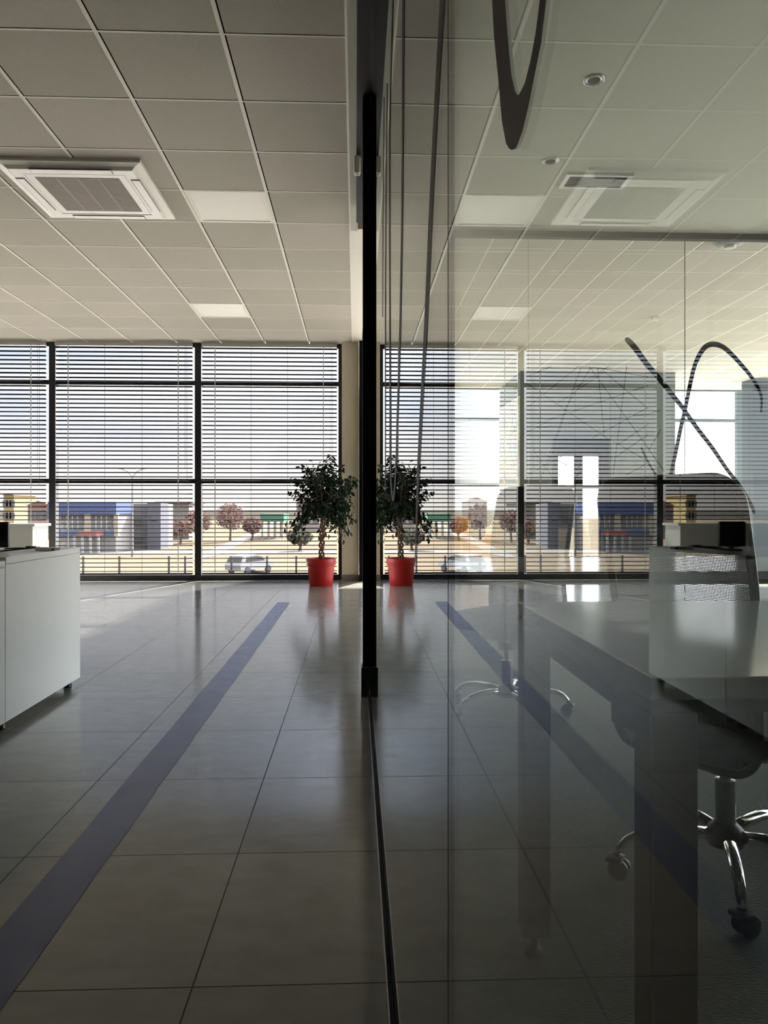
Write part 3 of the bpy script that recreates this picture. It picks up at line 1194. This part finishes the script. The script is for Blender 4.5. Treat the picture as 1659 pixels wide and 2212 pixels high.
    for k in range(5):
        a = math.radians(base_rot + 72 * k) - rz
        ux, uy = math.cos(a), math.sin(a)
        pts = [(ux * r, uy * r, z) for r, z in ((.03, .115), (.10, .122), (.17, .122), (.225, .114), (.262, .098), (.285, .076), (R, .058))]
        leg = MB().tube(pts, [.021, .019, .017, .0155, .014, .012, .010], 12, flat=.8).build('base_leg', M_CHROME, t, smooth=True)
        cs = random.uniform(0, math.pi)
        cxp, cyp = ux * R, uy * R
        RM = Matrix.Translation((cxp, cyp, 0)) @ Matrix.Rotation(cs, 4, 'Z')
        cb = MB()
        for sgn in (-1, 1):
            M2 = RM @ Matrix.Translation((0.012, sgn * .012, .027)) @ Matrix.Rotation(math.pi / 2, 4, 'X')
            cb.lathe([(.0, -.009), (.020, -.009), (.0265, -.006), (.0265, .006), (.020, .009), (.0, .009)], 20, M=M2, cap=False)
        cb.box(-.012, .02, -.008, .008, .03, .058, M=RM)
        cb.box(-.022, .022, -.024, .024, .043, .058, .006, M=RM)
        cb.build('caster', M_DARK, leg, smooth=True, angle=40)
    return t


office_chair((.987, 1.955), (.85, .53), 'black mesh office chair with its back to the near table', dzs=0.0, bw=.40, base_rot=-110, off=.23)
office_chair((.725, 3.545), (-.75, -.66), 'black mesh office chair turned away behind the farther white table', dzs=.035, bw=.45, base_rot=-5, off=.2)


# ------------------------------------------------------------------ white desks of the open office
def desk(y0, y1, top, lab):
    X1, X0 = -1.54, -2.34
    t = thing('office_desk', lab, 'desk', ((X0 + X1) / 2, (y0 + y1) / 2, 0))
    a, b = (X1 - X0) / 2, (y1 - y0) / 2
    MB().box(-a, a, -b + .001, b - .001, top - .03, top, .0015).build('desktop', M_WHITE, t)
    MB().box(a - .02, a - .001, -b + .001, b - .001, .045, top - .0315).build('front_panel', M_WHITE, t)
    MB().box(-a + .05, a - .0205, b - .022, b - .001, .045, top - .0315).build('side_panel', M_WHITE, t)
    MB().box(-a + .05, a - .0205, -b + .001, -b + .022, .045, top - .0315).build('side_panel', M_WHITE, t)
    for sx in (a - .05, -a + .09):
        for sy in (b - .05, -b + .05):
            MB().lathe([(.018, .0), (.022, .004), (.02, .03), (.024, .045)], 16, (sx, sy, 0)).build('foot', M_DARK, t)
    return t


desk(3.345, 4.235, .772, 'white panel fronted office desk with cable and black terminal on it')
desk(2.2, 3.34, .758, 'nearer white office desk mostly cut by the left edge')
# things on the far desk
t = thing('desk_terminal', 'small black screen terminal standing on the white desk', 'screen', (-1.725, 3.78, .772), math.radians(8))
MB().box(-.13, .0, -.012, .012, .022, .150, .004).build('screen_housing', M_DARK, t)
MB().box(-.124, -.006, -.0135, -.012, .03, .144).build('screen', mat('black_glass', (.004, .004, .005), .08), t)
st_ = MB().box(-.10, -.03, -.05, .05, .0, .010, .003)
st_.box(-.075, -.055, .0, .022, .008, .08)
st_.build('stand', M_DARK, t)
cb = MB()
for kk, ph in enumerate((0, .5)):
    pts = []
    for k in range(25):
        s = k / 24
        a = s * math.pi
        pts.append((-1.76 + .12 * math.sin(a) * (1 - .25 * kk) + .02 * s, 3.80 + .22 * s + .03 * math.sin(3 * a + ph), .7765 + .010 * kk + .012 * math.sin(a) * (1 - kk)))
    cb.tube(pts, .004, 7)
tag(cb.build('power_cable', M_DARK, smooth=True, loc=(-1.78, 3.9, .772)), 'looped black cable lying on the white desk beside the terminal', 'cable')
pe = on_z(105, 1190, .772)
t = thing('adapter_box', 'small pale adapter box at the far end of the white desk', 'adapter', (pe.x, min(pe.y, 4.17), .772), math.radians(-12))
MB().box(-.06, .03, -.025, .025, 0, .018, .004).build('housing', M_WHITE, t)
MB().box(.031, .05, -.022, .022, .002, .016, .002).build('plug_end', mat('grey_plug', srgb(110, 112, 114), .5), t)
t = thing('orange_carton', 'small orange carton on the white desk behind the black terminal', 'box', (-1.99, 4.15, .772), math.radians(5))
MB().box(-.03, .03, -.02, .02, 0, .04, .002).build('carton', mat('orange_card', srgb(196, 70, 34), .6), t)
MB().box(-.0305, .0305, -.0203, -.02, .012, .026).build('band', M_WHITE, t)
# sideboard near the windows
t = thing('sideboard', 'low white sideboard with a closed end panel by the windows', 'sideboard', (-4.6, 9.1, 0))
MB().box(-.85, .85, -.24, .24, .79, .82, .002).build('worktop', M_WHITE, t)
MB().box(.38, .82, -.22, .22, .03, .789).build('end_cabinet', M_WHITE, t)
MB().box(-.82, .379, .16, .2, .03, .789).build('back_panel', M_WHITE, t)
MB().box(-.82, -.78, -.22, .159, .03, .789).build('side_panel', M_WHITE, t)
for sx in (-.78, .78, .42):
    for sy in (-.18, .18):
        MB().lathe([(.02, 0), (.02, .03)], 12, (sx, sy, 0)).build('foot', M_DARK, t)


# ------------------------------------------------------------------ potted ficus with plaited stem
def ficus():
    x, y = -.449, 9.72
    t = thing('potted_ficus', 'weeping ficus with plaited trunk in a red pot by the window', 'plant', (x, y, 0))
    pot = MB().lathe([(.148, .0), (.150, .004), (.176, .26), (.190, .262), (.193, .268), (.196, .352), (.193, .357), (.186, .356), (.183, .3), (.17, .28)], 48, cap=True)
    pot.f.pop()
    po = pot.build('pot', M_RED, t, smooth=True, angle=40)
    MB().lathe([(.0, .312), (.1, .318), (.181, .308)], 32, cap=False).build('soil', M_SOIL, po, smooth=True)
    rnd = random.Random(11)
    tk = MB()
    H = .86
    lean = lambda z: Vector((.045 * (z - .3), .0, 0))
    for s in range(3):
        pts = []
        for k in range(46):
            z = .3 + (H - .3) * k / 45
            a = z * 2 * math.pi / .24 + s * 2 * math.pi / 3
            r = .026 + .006 * math.sin(z * 50)
            pts.append(Vector((r * math.cos(a), r * math.sin(a), z)) + lean(z))
        tk.tube(pts, .0135, 8)
    tk.build('trunk', M_BARK, t, smooth=True)
    br = MB()
    tips = []
    top = Vector((.026, 0, H))
    for k in range(64):
        th = rnd.uniform(0, 2 * math.pi)
        el = rnd.uniform(-.05, 1.45)
        L = rnd.uniform(.34, .52) * (1 - .12 * abs(el) / 1.45)
        d = Vector((math.cos(th) * math.cos(el), math.sin(th) * math.cos(el), math.sin(el)))
        droop = rnd.uniform(.10, .36) * math.cos(el)
        pts = []
        for j in range(9):
            s = j / 8
            p = top + d * (L * s * (1.55 if el > .8 else 1.0)) + Vector((0, 0, .22 * s - (droop + .16 * max(0, math.cos(el))) * s ** 2.4))
            pts.append(p)
        br.tube(pts, [.007 * (1 - .8 * j / 8) + .001 for j in range(9)], 5)
        for j in range(2, 9):
            tips.append((pts[j], (pts[j] - pts[j - 1]).normalized(), j / 8))
    br.build('branch', M_BARK, t, smooth=True)
    lf = MB()
    for (p, d, s) in tips:
        for q in range(6 if s > .4 else 3):
            pos = p + Vector((rnd.gauss(0, .035), rnd.gauss(0, .035), rnd.gauss(0, .03)))
            a = rnd.uniform(0, 2 * math.pi)
            dr = Vector((math.cos(a) * .6, math.sin(a) * .6, 0)) + d * .6 + Vector((0, 0, -rnd.uniform(.2, 1.3)))
            dr.normalize()
            sd_ = dr.cross(Vector((rnd.uniform(-1, 1), rnd.uniform(-1, 1), rnd.uniform(.1, 1)))).normalized()
            nn = sd_.cross(dr)
            L = rnd.uniform(.05, .078)
            W = L * .27
            i = len(lf.v)
            lf.v += [tuple(pos), tuple(pos + dr * L * .35 + sd_ * W + nn * .006), tuple(pos + dr * L * .7 + sd_ * W * .75), tuple(pos + dr * L - nn * .01), tuple(pos + dr * L * .7 - sd_ * W * .75), tuple(pos + dr * L * .35 - sd_ * W + nn * .006), tuple(pos + dr * L * .5 - nn * .004)]
            for f in ((0, 1, 6), (1, 2, 6), (2, 3, 6), (3, 4, 6), (4, 5, 6), (5, 0, 6)):
                lf.f.append(tuple(i + z for z in f))
    lf.build('foliage', M_LEAF, t)
    return t


ficus()

# ------------------------------------------------------------------ lounge beyond the meeting room
# front facade: glazing either side of a grey block with the entrance lobby
def lounge_window(n, x0, x1, verts, lab, rails=(2.72, 1.46)):
    f = MB()
    for x in verts:
        f.box(x - .045, x + .045, YF, YF + .1, 0, ZC)
    f.box(x0, x1, YF + .002, YF + .098, 0, .08)
    f.box(x0, x1, YF + .002, YF + .098, ZC - .03, ZC)
    for z in rails:
        f.box(x0, x1, YF + .003, YF + .097, z - .03, z + .03)
    o = struct(f.build('window_%d' % n, mat('steel_frame', srgb(96, 108, 112), .45)), lab, 'window')
    MB().box(x0, x1, YF + .046, YF + .054, .02, ZC - .01).build('pane', M_PANE, o)


lounge_window(5, .06, 2.76, (.10, 1.42), 'tall clear lounge window left of the grey lobby block')
lounge_window(6, 5.42, 7.52, (5.5, 7.45), 'tall clear lounge window right of the grey lobby block')
lounge_window(7, 7.55, 9.0, (7.66,), 'narrow clear lounge window beside the dark pillar')
BX0, BX1, BY0 = 2.76, 5.40, 12.4
blk = MB()
blk.box(BX0, 3.30, BY0, BY0 + .1, 0, ZC)
blk.box(4.30, BX1, BY0, BY0 + .1, 0, ZC)
blk.box(3.30, 4.30, BY0, BY0 + .1, 2.2, ZC)
blk.box(BX0, BX0 + .1, BY0 + .1, YF, 0, ZC)
blk.box(BX1 - .1, BX1, BY0 + .1, YF, 0, ZC)
blk.box(BX0 + .1, BX1 - .1, BY0 + .1, YF, 2.35, 2.40)
struct(blk.build('wall_front', M_DWALL), 'grey green wall block around the entrance lobby', 'wall')
rw = MB()
rw.box(BX0 + .1, 3.86, YF, YF + .1, 0, ZC)
rw.box(4.74, BX1, YF, YF + .1, 0, ZC)
rw.box(3.86, 4.74, YF, YF + .1, 2.08, ZC)
struct(rw.build('wall_front', M_DWALL))
dr = MB()
dr.box(3.86, 3.90, YF + .02, YF + .08, 0, 2.08)
dr.box(4.22, 4.38, YF + .02, YF + .08, 0, 2.08)
dr.box(4.70, 4.74, YF + .02, YF + .08, 0, 2.08)
dr.box(3.90, 4.22, YF + .02, YF + .08, 0, .1)
dr.box(4.38, 4.70, YF + .02, YF + .08, 0, .1)
dr.box(3.90, 4.22, YF + .02, YF + .08, 1.40, 1.46)
dr.box(4.38, 4.70, YF + .02, YF + .08, 1.40, 1.46)
dr.box(3.86, 4.74, YF + .02, YF + .08, 2.02, 2.08)
do = struct(dr.build('door_1', M_FRAME), 'double leaf glazed entrance door in the lobby', 'door')
MB().box(3.90, 4.22, YF + .045, YF + .053, .1, 2.02).build('pane', M_PANE, do)
MB().box(4.38, 4.70, YF + .045, YF + .053, .1, 2.02).build('pane', M_PANE, do)
MB().tube([(4.25, YF - .03, .95), (4.25, YF - .03, 1.25)], .012, 10).build('door_handle', M_STEEL, do)
struct(MB().box(7.02, 7.62, 12.9, 13.3, 0, ZC).build('wall_front', mat('blue_grey_pillar', srgb(70, 80, 92), .6)), 'blue grey pillar by the right lounge window', 'pillar')
# collage poster on the side of the block
t = thing('collage_poster', 'tall colourful collage poster on the side of the grey lobby block', 'poster', (BX0 - .006, 13.3, 1.38))
MB().box(-.006, .004, -.86, .86, .02, 1.5).build('print', M_COLLAGE, t)
MB().box(-.004, .0055, -.88, .88, .0, 1.52).build('backing', M_WHITE, t)


def armchair():
    t = thing('armchair', 'orange upholstered armchair by the lounge window', 'armchair', (1.63, 11.0, 0), math.radians(28))
    MB().box(-.36, .36, -.34, .34, .16, .40, .04).build('seat_base', M_ORANGE, t, smooth=True, angle=50)
    MB().box(-.27, .27, -.36, .24, .40, .52, .045).build('seat_cushion', M_ORANGE, t, smooth=True, angle=50)
    bk = MB()
    pts = []
    bm = bmesh.new()
    bmesh.ops.create_cube(bm, size=1)
    for v in bm.verts:
        v.co = Vector((v.co.x * .78, v.co.y * .15, v.co.z * .66))
    bmesh.ops.bevel(bm, geom=bm.edges[:], offset=.06, segments=4, affect='EDGES')
    M = Matrix.Translation((0, .33, .56)) @ Matrix.Rotation(math.radians(-10), 4, 'X')
    bk.add_bm(bm, M)
    bk.build('backrest', M_ORANGE, t, smooth=True, angle=50)
    for s in (-1, 1):
        MB().box(s * .33 - .06, s * .33 + .06, -.34, .34, .3, .62, .045).build('arm', M_ORANGE, t, smooth=True, angle=50)
    for sx in (-.3, .3):
        for sy in (-.28, .28):
            MB().tube([(sx, sy, .17), (sx * 1.08, sy * 1.08, 0)], [.02, .013], 10).build('leg', M_BARK, t)
    return t


armchair()
t = thing('round_cushion', 'round navy cushion with pale edging leaning on the orange armchair', 'cushion', (1.78, 10.80, .528), math.radians(28))
Mr = Matrix.Translation((0, .02, .165)) @ Matrix.Rotation(math.radians(78), 4, 'X')
MB().lathe([(.0, -.045), (.08, -.04), (.13, -.025), (.155, 0), (.13, .025), (.08, .04), (.0, .045)], 40, M=Mr, cap=False).build('cover', mat('navy_fabric', srgb(44, 48, 72), .85), t, smooth=True)
MB().tube([Mr @ Vector((.157 * math.cos(a), .157 * math.sin(a), 0)) for a in [2 * math.pi * k / 40 for k in range(40)]], .007, 6, closed=True).build('piping', M_WHITE, t, smooth=True)
em = MB()
for k in range(7):
    a = 2 * math.pi * k / 7
    em.tube([Mr @ Vector((0, 0, .047)), Mr @ Vector((.05 * math.cos(a), .05 * math.sin(a), .0455)), Mr @ Vector((.085 * math.cos(a + .25), .085 * math.sin(a + .25), .041))], .004, 5)
em.build('embroidery', M_WHITE, t)

# ------------------------------------------------------------------ the view outside
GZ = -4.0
OUT = 0.42        # visible outdoor colours are darkened to offset the sun lighting the added yard
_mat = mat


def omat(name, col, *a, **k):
    k['spec'] = 0.0          # kept matt; the line below mixes grey haze into the colour
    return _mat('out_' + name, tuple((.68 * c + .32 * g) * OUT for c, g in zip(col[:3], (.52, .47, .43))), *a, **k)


M_GROUND = mat('dry_ground', (.125, .098, .072), .95, var=.3, scale=.06, spec=0.0)
M_BOUNCE_YARD = mat('bounce_concrete', srgb(238, 234, 226), .9, var=.05, scale=.3)  # unseen bright ground, added to throw sunlight up onto the ceilings
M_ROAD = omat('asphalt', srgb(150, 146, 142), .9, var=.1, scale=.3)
struct(MB().box(-220, 260, 52, 420, GZ - .3, GZ).build('floor', M_GROUND), 'dry tan ground outside the windows', 'ground')
struct(MB().box(-60, 70, 14.9, 51.9, GZ - .3, GZ).box(9.6, 70, -20, 14.9, GZ - .3, GZ).build('floor', M_BOUNCE_YARD), 'unseen pale yard added below the windows to bounce daylight indoors', 'yard')
rd = MB()
rd.prism([on_z(400, 1213, GZ + .03), on_z(470, 1200, GZ + .03), on_z(612, 1128, GZ + .03), on_z(590, 1128, GZ + .03)], (0, 0, .02))
rd.box(-120, 140, 86, 92, GZ + .001, GZ + .03)
struct(rd.build('floor', M_ROAD), 'grey road crossing the dry field outside', 'road')


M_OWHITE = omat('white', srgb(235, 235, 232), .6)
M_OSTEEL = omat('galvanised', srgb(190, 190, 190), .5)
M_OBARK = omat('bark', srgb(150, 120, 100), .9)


def bbox(px0, px1, py0, py1, Y, depth):
    a, b = on_y(px0, py0, Y), on_y(px1, py1, Y)
    return a.x, b.x, Y, Y + depth, b.z, a.z


# blue banded shop building
Y = 90
t = thing('shop_building', 'low building with a blue roof band and red entrance porch outside', 'building', (-32, Y, GZ))


def sub(mb, name, m):
    o = mb.build(name, m, t)
    o.location = -Vector(t.location)
    return o


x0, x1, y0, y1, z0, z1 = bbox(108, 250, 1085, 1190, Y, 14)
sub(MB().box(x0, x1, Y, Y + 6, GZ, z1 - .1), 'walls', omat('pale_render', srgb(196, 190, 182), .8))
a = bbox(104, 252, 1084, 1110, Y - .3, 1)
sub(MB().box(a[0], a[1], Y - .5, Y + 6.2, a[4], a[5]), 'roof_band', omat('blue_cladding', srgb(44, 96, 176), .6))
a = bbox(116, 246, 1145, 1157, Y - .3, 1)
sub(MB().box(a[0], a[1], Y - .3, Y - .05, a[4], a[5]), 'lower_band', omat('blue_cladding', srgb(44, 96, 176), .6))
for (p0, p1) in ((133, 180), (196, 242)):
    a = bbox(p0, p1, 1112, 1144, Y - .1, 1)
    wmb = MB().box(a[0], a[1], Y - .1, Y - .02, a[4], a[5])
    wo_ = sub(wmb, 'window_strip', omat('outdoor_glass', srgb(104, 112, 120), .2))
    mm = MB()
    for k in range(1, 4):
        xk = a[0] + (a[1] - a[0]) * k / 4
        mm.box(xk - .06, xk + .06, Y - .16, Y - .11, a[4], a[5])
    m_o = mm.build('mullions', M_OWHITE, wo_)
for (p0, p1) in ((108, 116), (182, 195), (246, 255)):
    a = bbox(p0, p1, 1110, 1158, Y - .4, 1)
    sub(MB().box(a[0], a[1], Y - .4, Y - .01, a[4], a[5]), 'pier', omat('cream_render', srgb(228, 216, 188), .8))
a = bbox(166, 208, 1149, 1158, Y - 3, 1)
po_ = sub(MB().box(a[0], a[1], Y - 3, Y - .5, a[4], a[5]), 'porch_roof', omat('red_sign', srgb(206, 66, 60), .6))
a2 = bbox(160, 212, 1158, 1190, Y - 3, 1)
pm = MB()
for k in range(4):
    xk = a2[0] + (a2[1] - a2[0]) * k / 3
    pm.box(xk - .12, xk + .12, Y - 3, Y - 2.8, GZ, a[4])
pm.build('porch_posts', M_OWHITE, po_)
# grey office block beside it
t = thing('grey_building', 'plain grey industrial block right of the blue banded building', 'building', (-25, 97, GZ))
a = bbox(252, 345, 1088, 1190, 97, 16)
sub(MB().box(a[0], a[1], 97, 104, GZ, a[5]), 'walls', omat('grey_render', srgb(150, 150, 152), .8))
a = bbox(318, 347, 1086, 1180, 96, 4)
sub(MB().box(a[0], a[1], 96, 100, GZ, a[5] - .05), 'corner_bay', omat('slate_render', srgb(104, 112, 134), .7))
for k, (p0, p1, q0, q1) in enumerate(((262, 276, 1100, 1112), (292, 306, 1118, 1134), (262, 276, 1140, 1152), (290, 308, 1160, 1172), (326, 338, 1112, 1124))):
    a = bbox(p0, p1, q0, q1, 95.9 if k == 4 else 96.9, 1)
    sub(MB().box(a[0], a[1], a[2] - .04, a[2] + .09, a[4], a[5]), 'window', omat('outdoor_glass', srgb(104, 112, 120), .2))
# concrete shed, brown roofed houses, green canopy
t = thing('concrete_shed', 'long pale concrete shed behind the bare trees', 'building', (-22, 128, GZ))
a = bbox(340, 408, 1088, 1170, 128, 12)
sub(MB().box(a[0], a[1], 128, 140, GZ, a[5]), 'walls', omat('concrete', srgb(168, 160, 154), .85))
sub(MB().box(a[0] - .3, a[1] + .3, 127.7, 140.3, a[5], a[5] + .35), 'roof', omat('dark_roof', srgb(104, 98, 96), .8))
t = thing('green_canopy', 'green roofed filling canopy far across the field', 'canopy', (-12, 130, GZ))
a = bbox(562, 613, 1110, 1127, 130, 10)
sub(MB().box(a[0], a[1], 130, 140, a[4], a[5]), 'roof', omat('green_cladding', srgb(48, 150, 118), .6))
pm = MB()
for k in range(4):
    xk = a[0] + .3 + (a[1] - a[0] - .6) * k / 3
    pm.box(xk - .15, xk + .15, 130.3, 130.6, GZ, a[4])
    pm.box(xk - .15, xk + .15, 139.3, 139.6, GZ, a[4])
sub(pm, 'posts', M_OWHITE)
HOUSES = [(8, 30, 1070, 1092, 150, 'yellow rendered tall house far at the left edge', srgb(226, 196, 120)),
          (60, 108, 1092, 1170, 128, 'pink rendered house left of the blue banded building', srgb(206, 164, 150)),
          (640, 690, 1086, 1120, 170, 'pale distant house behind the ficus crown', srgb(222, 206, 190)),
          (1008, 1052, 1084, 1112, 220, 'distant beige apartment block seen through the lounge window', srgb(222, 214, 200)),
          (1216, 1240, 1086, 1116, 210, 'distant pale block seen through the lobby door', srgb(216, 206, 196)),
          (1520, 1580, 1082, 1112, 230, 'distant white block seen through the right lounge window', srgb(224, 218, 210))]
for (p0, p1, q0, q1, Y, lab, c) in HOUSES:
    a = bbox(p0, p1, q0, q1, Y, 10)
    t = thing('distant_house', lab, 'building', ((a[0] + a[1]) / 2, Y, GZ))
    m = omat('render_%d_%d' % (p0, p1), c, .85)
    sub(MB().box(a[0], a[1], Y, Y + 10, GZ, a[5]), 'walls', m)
    rf = MB()
    ridge = a[5] + (a[1] - a[0]) * .22
    xm = (a[0] + a[1]) / 2
    rf.prism([(a[0] - .3, Y - .3, a[5]), (a[1] + .3, Y - .3, a[5]), (xm, Y - .3, ridge)], (0, 10.6, 0))
    sub(rf, 'roof', omat('clay_roof', srgb(168, 116, 96), .85))
    for k in range(3):
        for r in range(2):
            xk = a[0] + (a[1] - a[0]) * (k + .5) / 3
            zk = a[5] - 1.6 - 2.4 * r
            if zk > GZ + .8:
                sub(MB().box(xk - .5, xk + .5, Y - .06, Y + .05, zk - .6, zk + .6), 'window', omat('outdoor_glass', srgb(104, 112, 120), .2))


def tree(p, h, r, c, lab, seed):
    rnd = random.Random(seed)
    t = thing('bare_tree', lab, 'tree', (p.x, p.y, GZ), group='trees across the field')
    tb = MB()
    tb.tube([(0, 0, 0), (.1, 0, h * .35), (.05, .1, h * .6)], [.22, .17, .1], 8)
    for k in range(9):
        a = rnd.uniform(0, 6.28)
        tb.tube([(.08, .03, h * rnd.uniform(.3, .5)), (r * .5 * math.cos(a), r * .5 * math.sin(a), h * rnd.uniform(.6, .75)), (r * .85 * math.cos(a), r * .85 * math.sin(a), h * rnd.uniform(.75, .95))], [.09, .05, .02], 5)
    tb.build('trunk', M_OBARK, t)
    lf = MB()
    for k in range(900):
        d = Vector((rnd.gauss(0, 1), rnd.gauss(0, 1), rnd.gauss(0, 1)))
        d.normalize()
        q = rnd.random() ** .4
        pos = Vector((d.x * r * q, d.y * r * q, h * .66 + d.z * h * .36 * q))
        a = Vector((rnd.gauss(0, 1), rnd.gauss(0, 1), rnd.gauss(0, 1))).normalized() * .22
        b = a.orthogonal().normalized() * .16
        lf.quad(pos - a, pos + b, pos + a, pos - b)
    lf.build('foliage', c, t)


M_T1 = omat('reddish_foliage', srgb(176, 130, 112), .9, var=.35, scale=.8)
M_T2 = omat('olive_foliage', srgb(120, 118, 84), .9, var=.35, scale=.8)
for (px, py, h, r, m, lab, s) in ((428, 1172, 5.0, 2.1, M_T1, 'reddish bare tree just left of the window mullion by the ficus', 1), (497, 1170, 6.0, 2.3, M_T1, 'tallest reddish tree right of the mullion', 2), (545, 1168, 3.8, 1.6, M_T1, 'small reddish tree left of the green canopy', 3),
                                   (648, 1190, 2.6, 1.6, M_T2, 'olive green bush in the field behind the ficus trunk', 4), (390, 1176, 3.8, 2.0, M_T1, 'low reddish tree before the concrete shed', 5)):
    tree(on_z(px, py, GZ), h, r, m, lab, s)

# street lamp
p = on_z(286, 1203, GZ)
t = thing('street_lamp', 'tall twin armed street lamp in front of the grey building', 'street lamp', (p.x, p.y, GZ))
MB().tube([(0, 0, 0), (0, 0, 4), (0, 0, 8.6)], [.13, .10, .07], 10).build('pole', M_OSTEEL, t)
for s in (-1, 1):
    l = MB().tube([(0, 0, 8.5), (s * .5, 0, 9.1), (s * 1.2, 0, 9.4)], .05, 8).build('arm', M_OSTEEL, t)
    MB().box(s * 1.2 - .3, s * 1.2 + .3, -.12, .12, 9.36, 9.48, .03).build('lamp_head', M_OWHITE, l)
# wire fence along the plot
t = thing('wire_fence', 'low wire fence with dark posts along the dry field', 'fence', (-12, 57, GZ))
for px in (180, 258, 365, 400, 500, 577, 640, 700):
    p = on_y(px, 1240, 57)
    MB().box(p.x - t.location.x - .07, p.x - t.location.x + .07, -.07, .07, 0, 1.5).build('post', M_FRAME, t)
wr = MB()
a, b = on_y(120, 1240, 57).x, on_y(735, 1240, 57).x
for z in (.45, .95, 1.42):
    wr.tube([(a + 12, 0, z), (b + 12, 0, z)], .012, 5)
wr.build('wire', M_OSTEEL, t)


def car(px, py, lab):
    p = on_z(px, py, GZ)
    t = thing('car', lab, 'car', (p.x, p.y, GZ), math.radians(58))
    prof = [(-2.0, .35), (-2.05, .75), (-1.9, .95), (-1.55, 1.42), (-.2, 1.5), (.55, 1.38), (1.05, .95), (1.85, .82), (2.0, .6), (2.0, .35)]
    MB().prism([(x, -.8, z) for x, z in prof], (0, 1.6, 0)).build('body', omat('car_white', srgb(235, 235, 235), .25), t)
    gl = MB()
    for s in (-.805, .79):
        gl.prism([(-1.5, s, .98), (-1.35, s, 1.36), (-.2, s, 1.42), (.5, s, 1.31), (.92, s, .98)], (0, .015, 0))
    gl.prism([(1.02, -.68, 1.0), (1.02, .68, 1.0), (.6, .62, 1.37), (.6, -.62, 1.37)], (.04, 0, .02))
    gl.prism([(-1.88, -.68, 1.0), (-1.88, .68, 1.0), (-1.6, .62, 1.4), (-1.6, -.62, 1.4)], (-.04, 0, .02))
    gl.build('windows', omat('car_glass', (.03, .035, .04), .1), t)
    for wx in (-1.25, 1.25):
        for wy in (-.8, .8):
            M2 = Matrix.Translation((wx, wy, .31)) @ Matrix.Rotation(math.pi / 2, 4, 'X')
            MB().lathe([(.0, -.1), (.2, -.1), (.31, -.08), (.31, .08), (.2, .1), (.0, .1)], 24, M=M2, cap=False).build('wheel', M_DARK, t)


car(540, 1238, 'small white car parked behind the blind left of the ficus')
print('SCENE BUILT', len(bpy.data.objects))
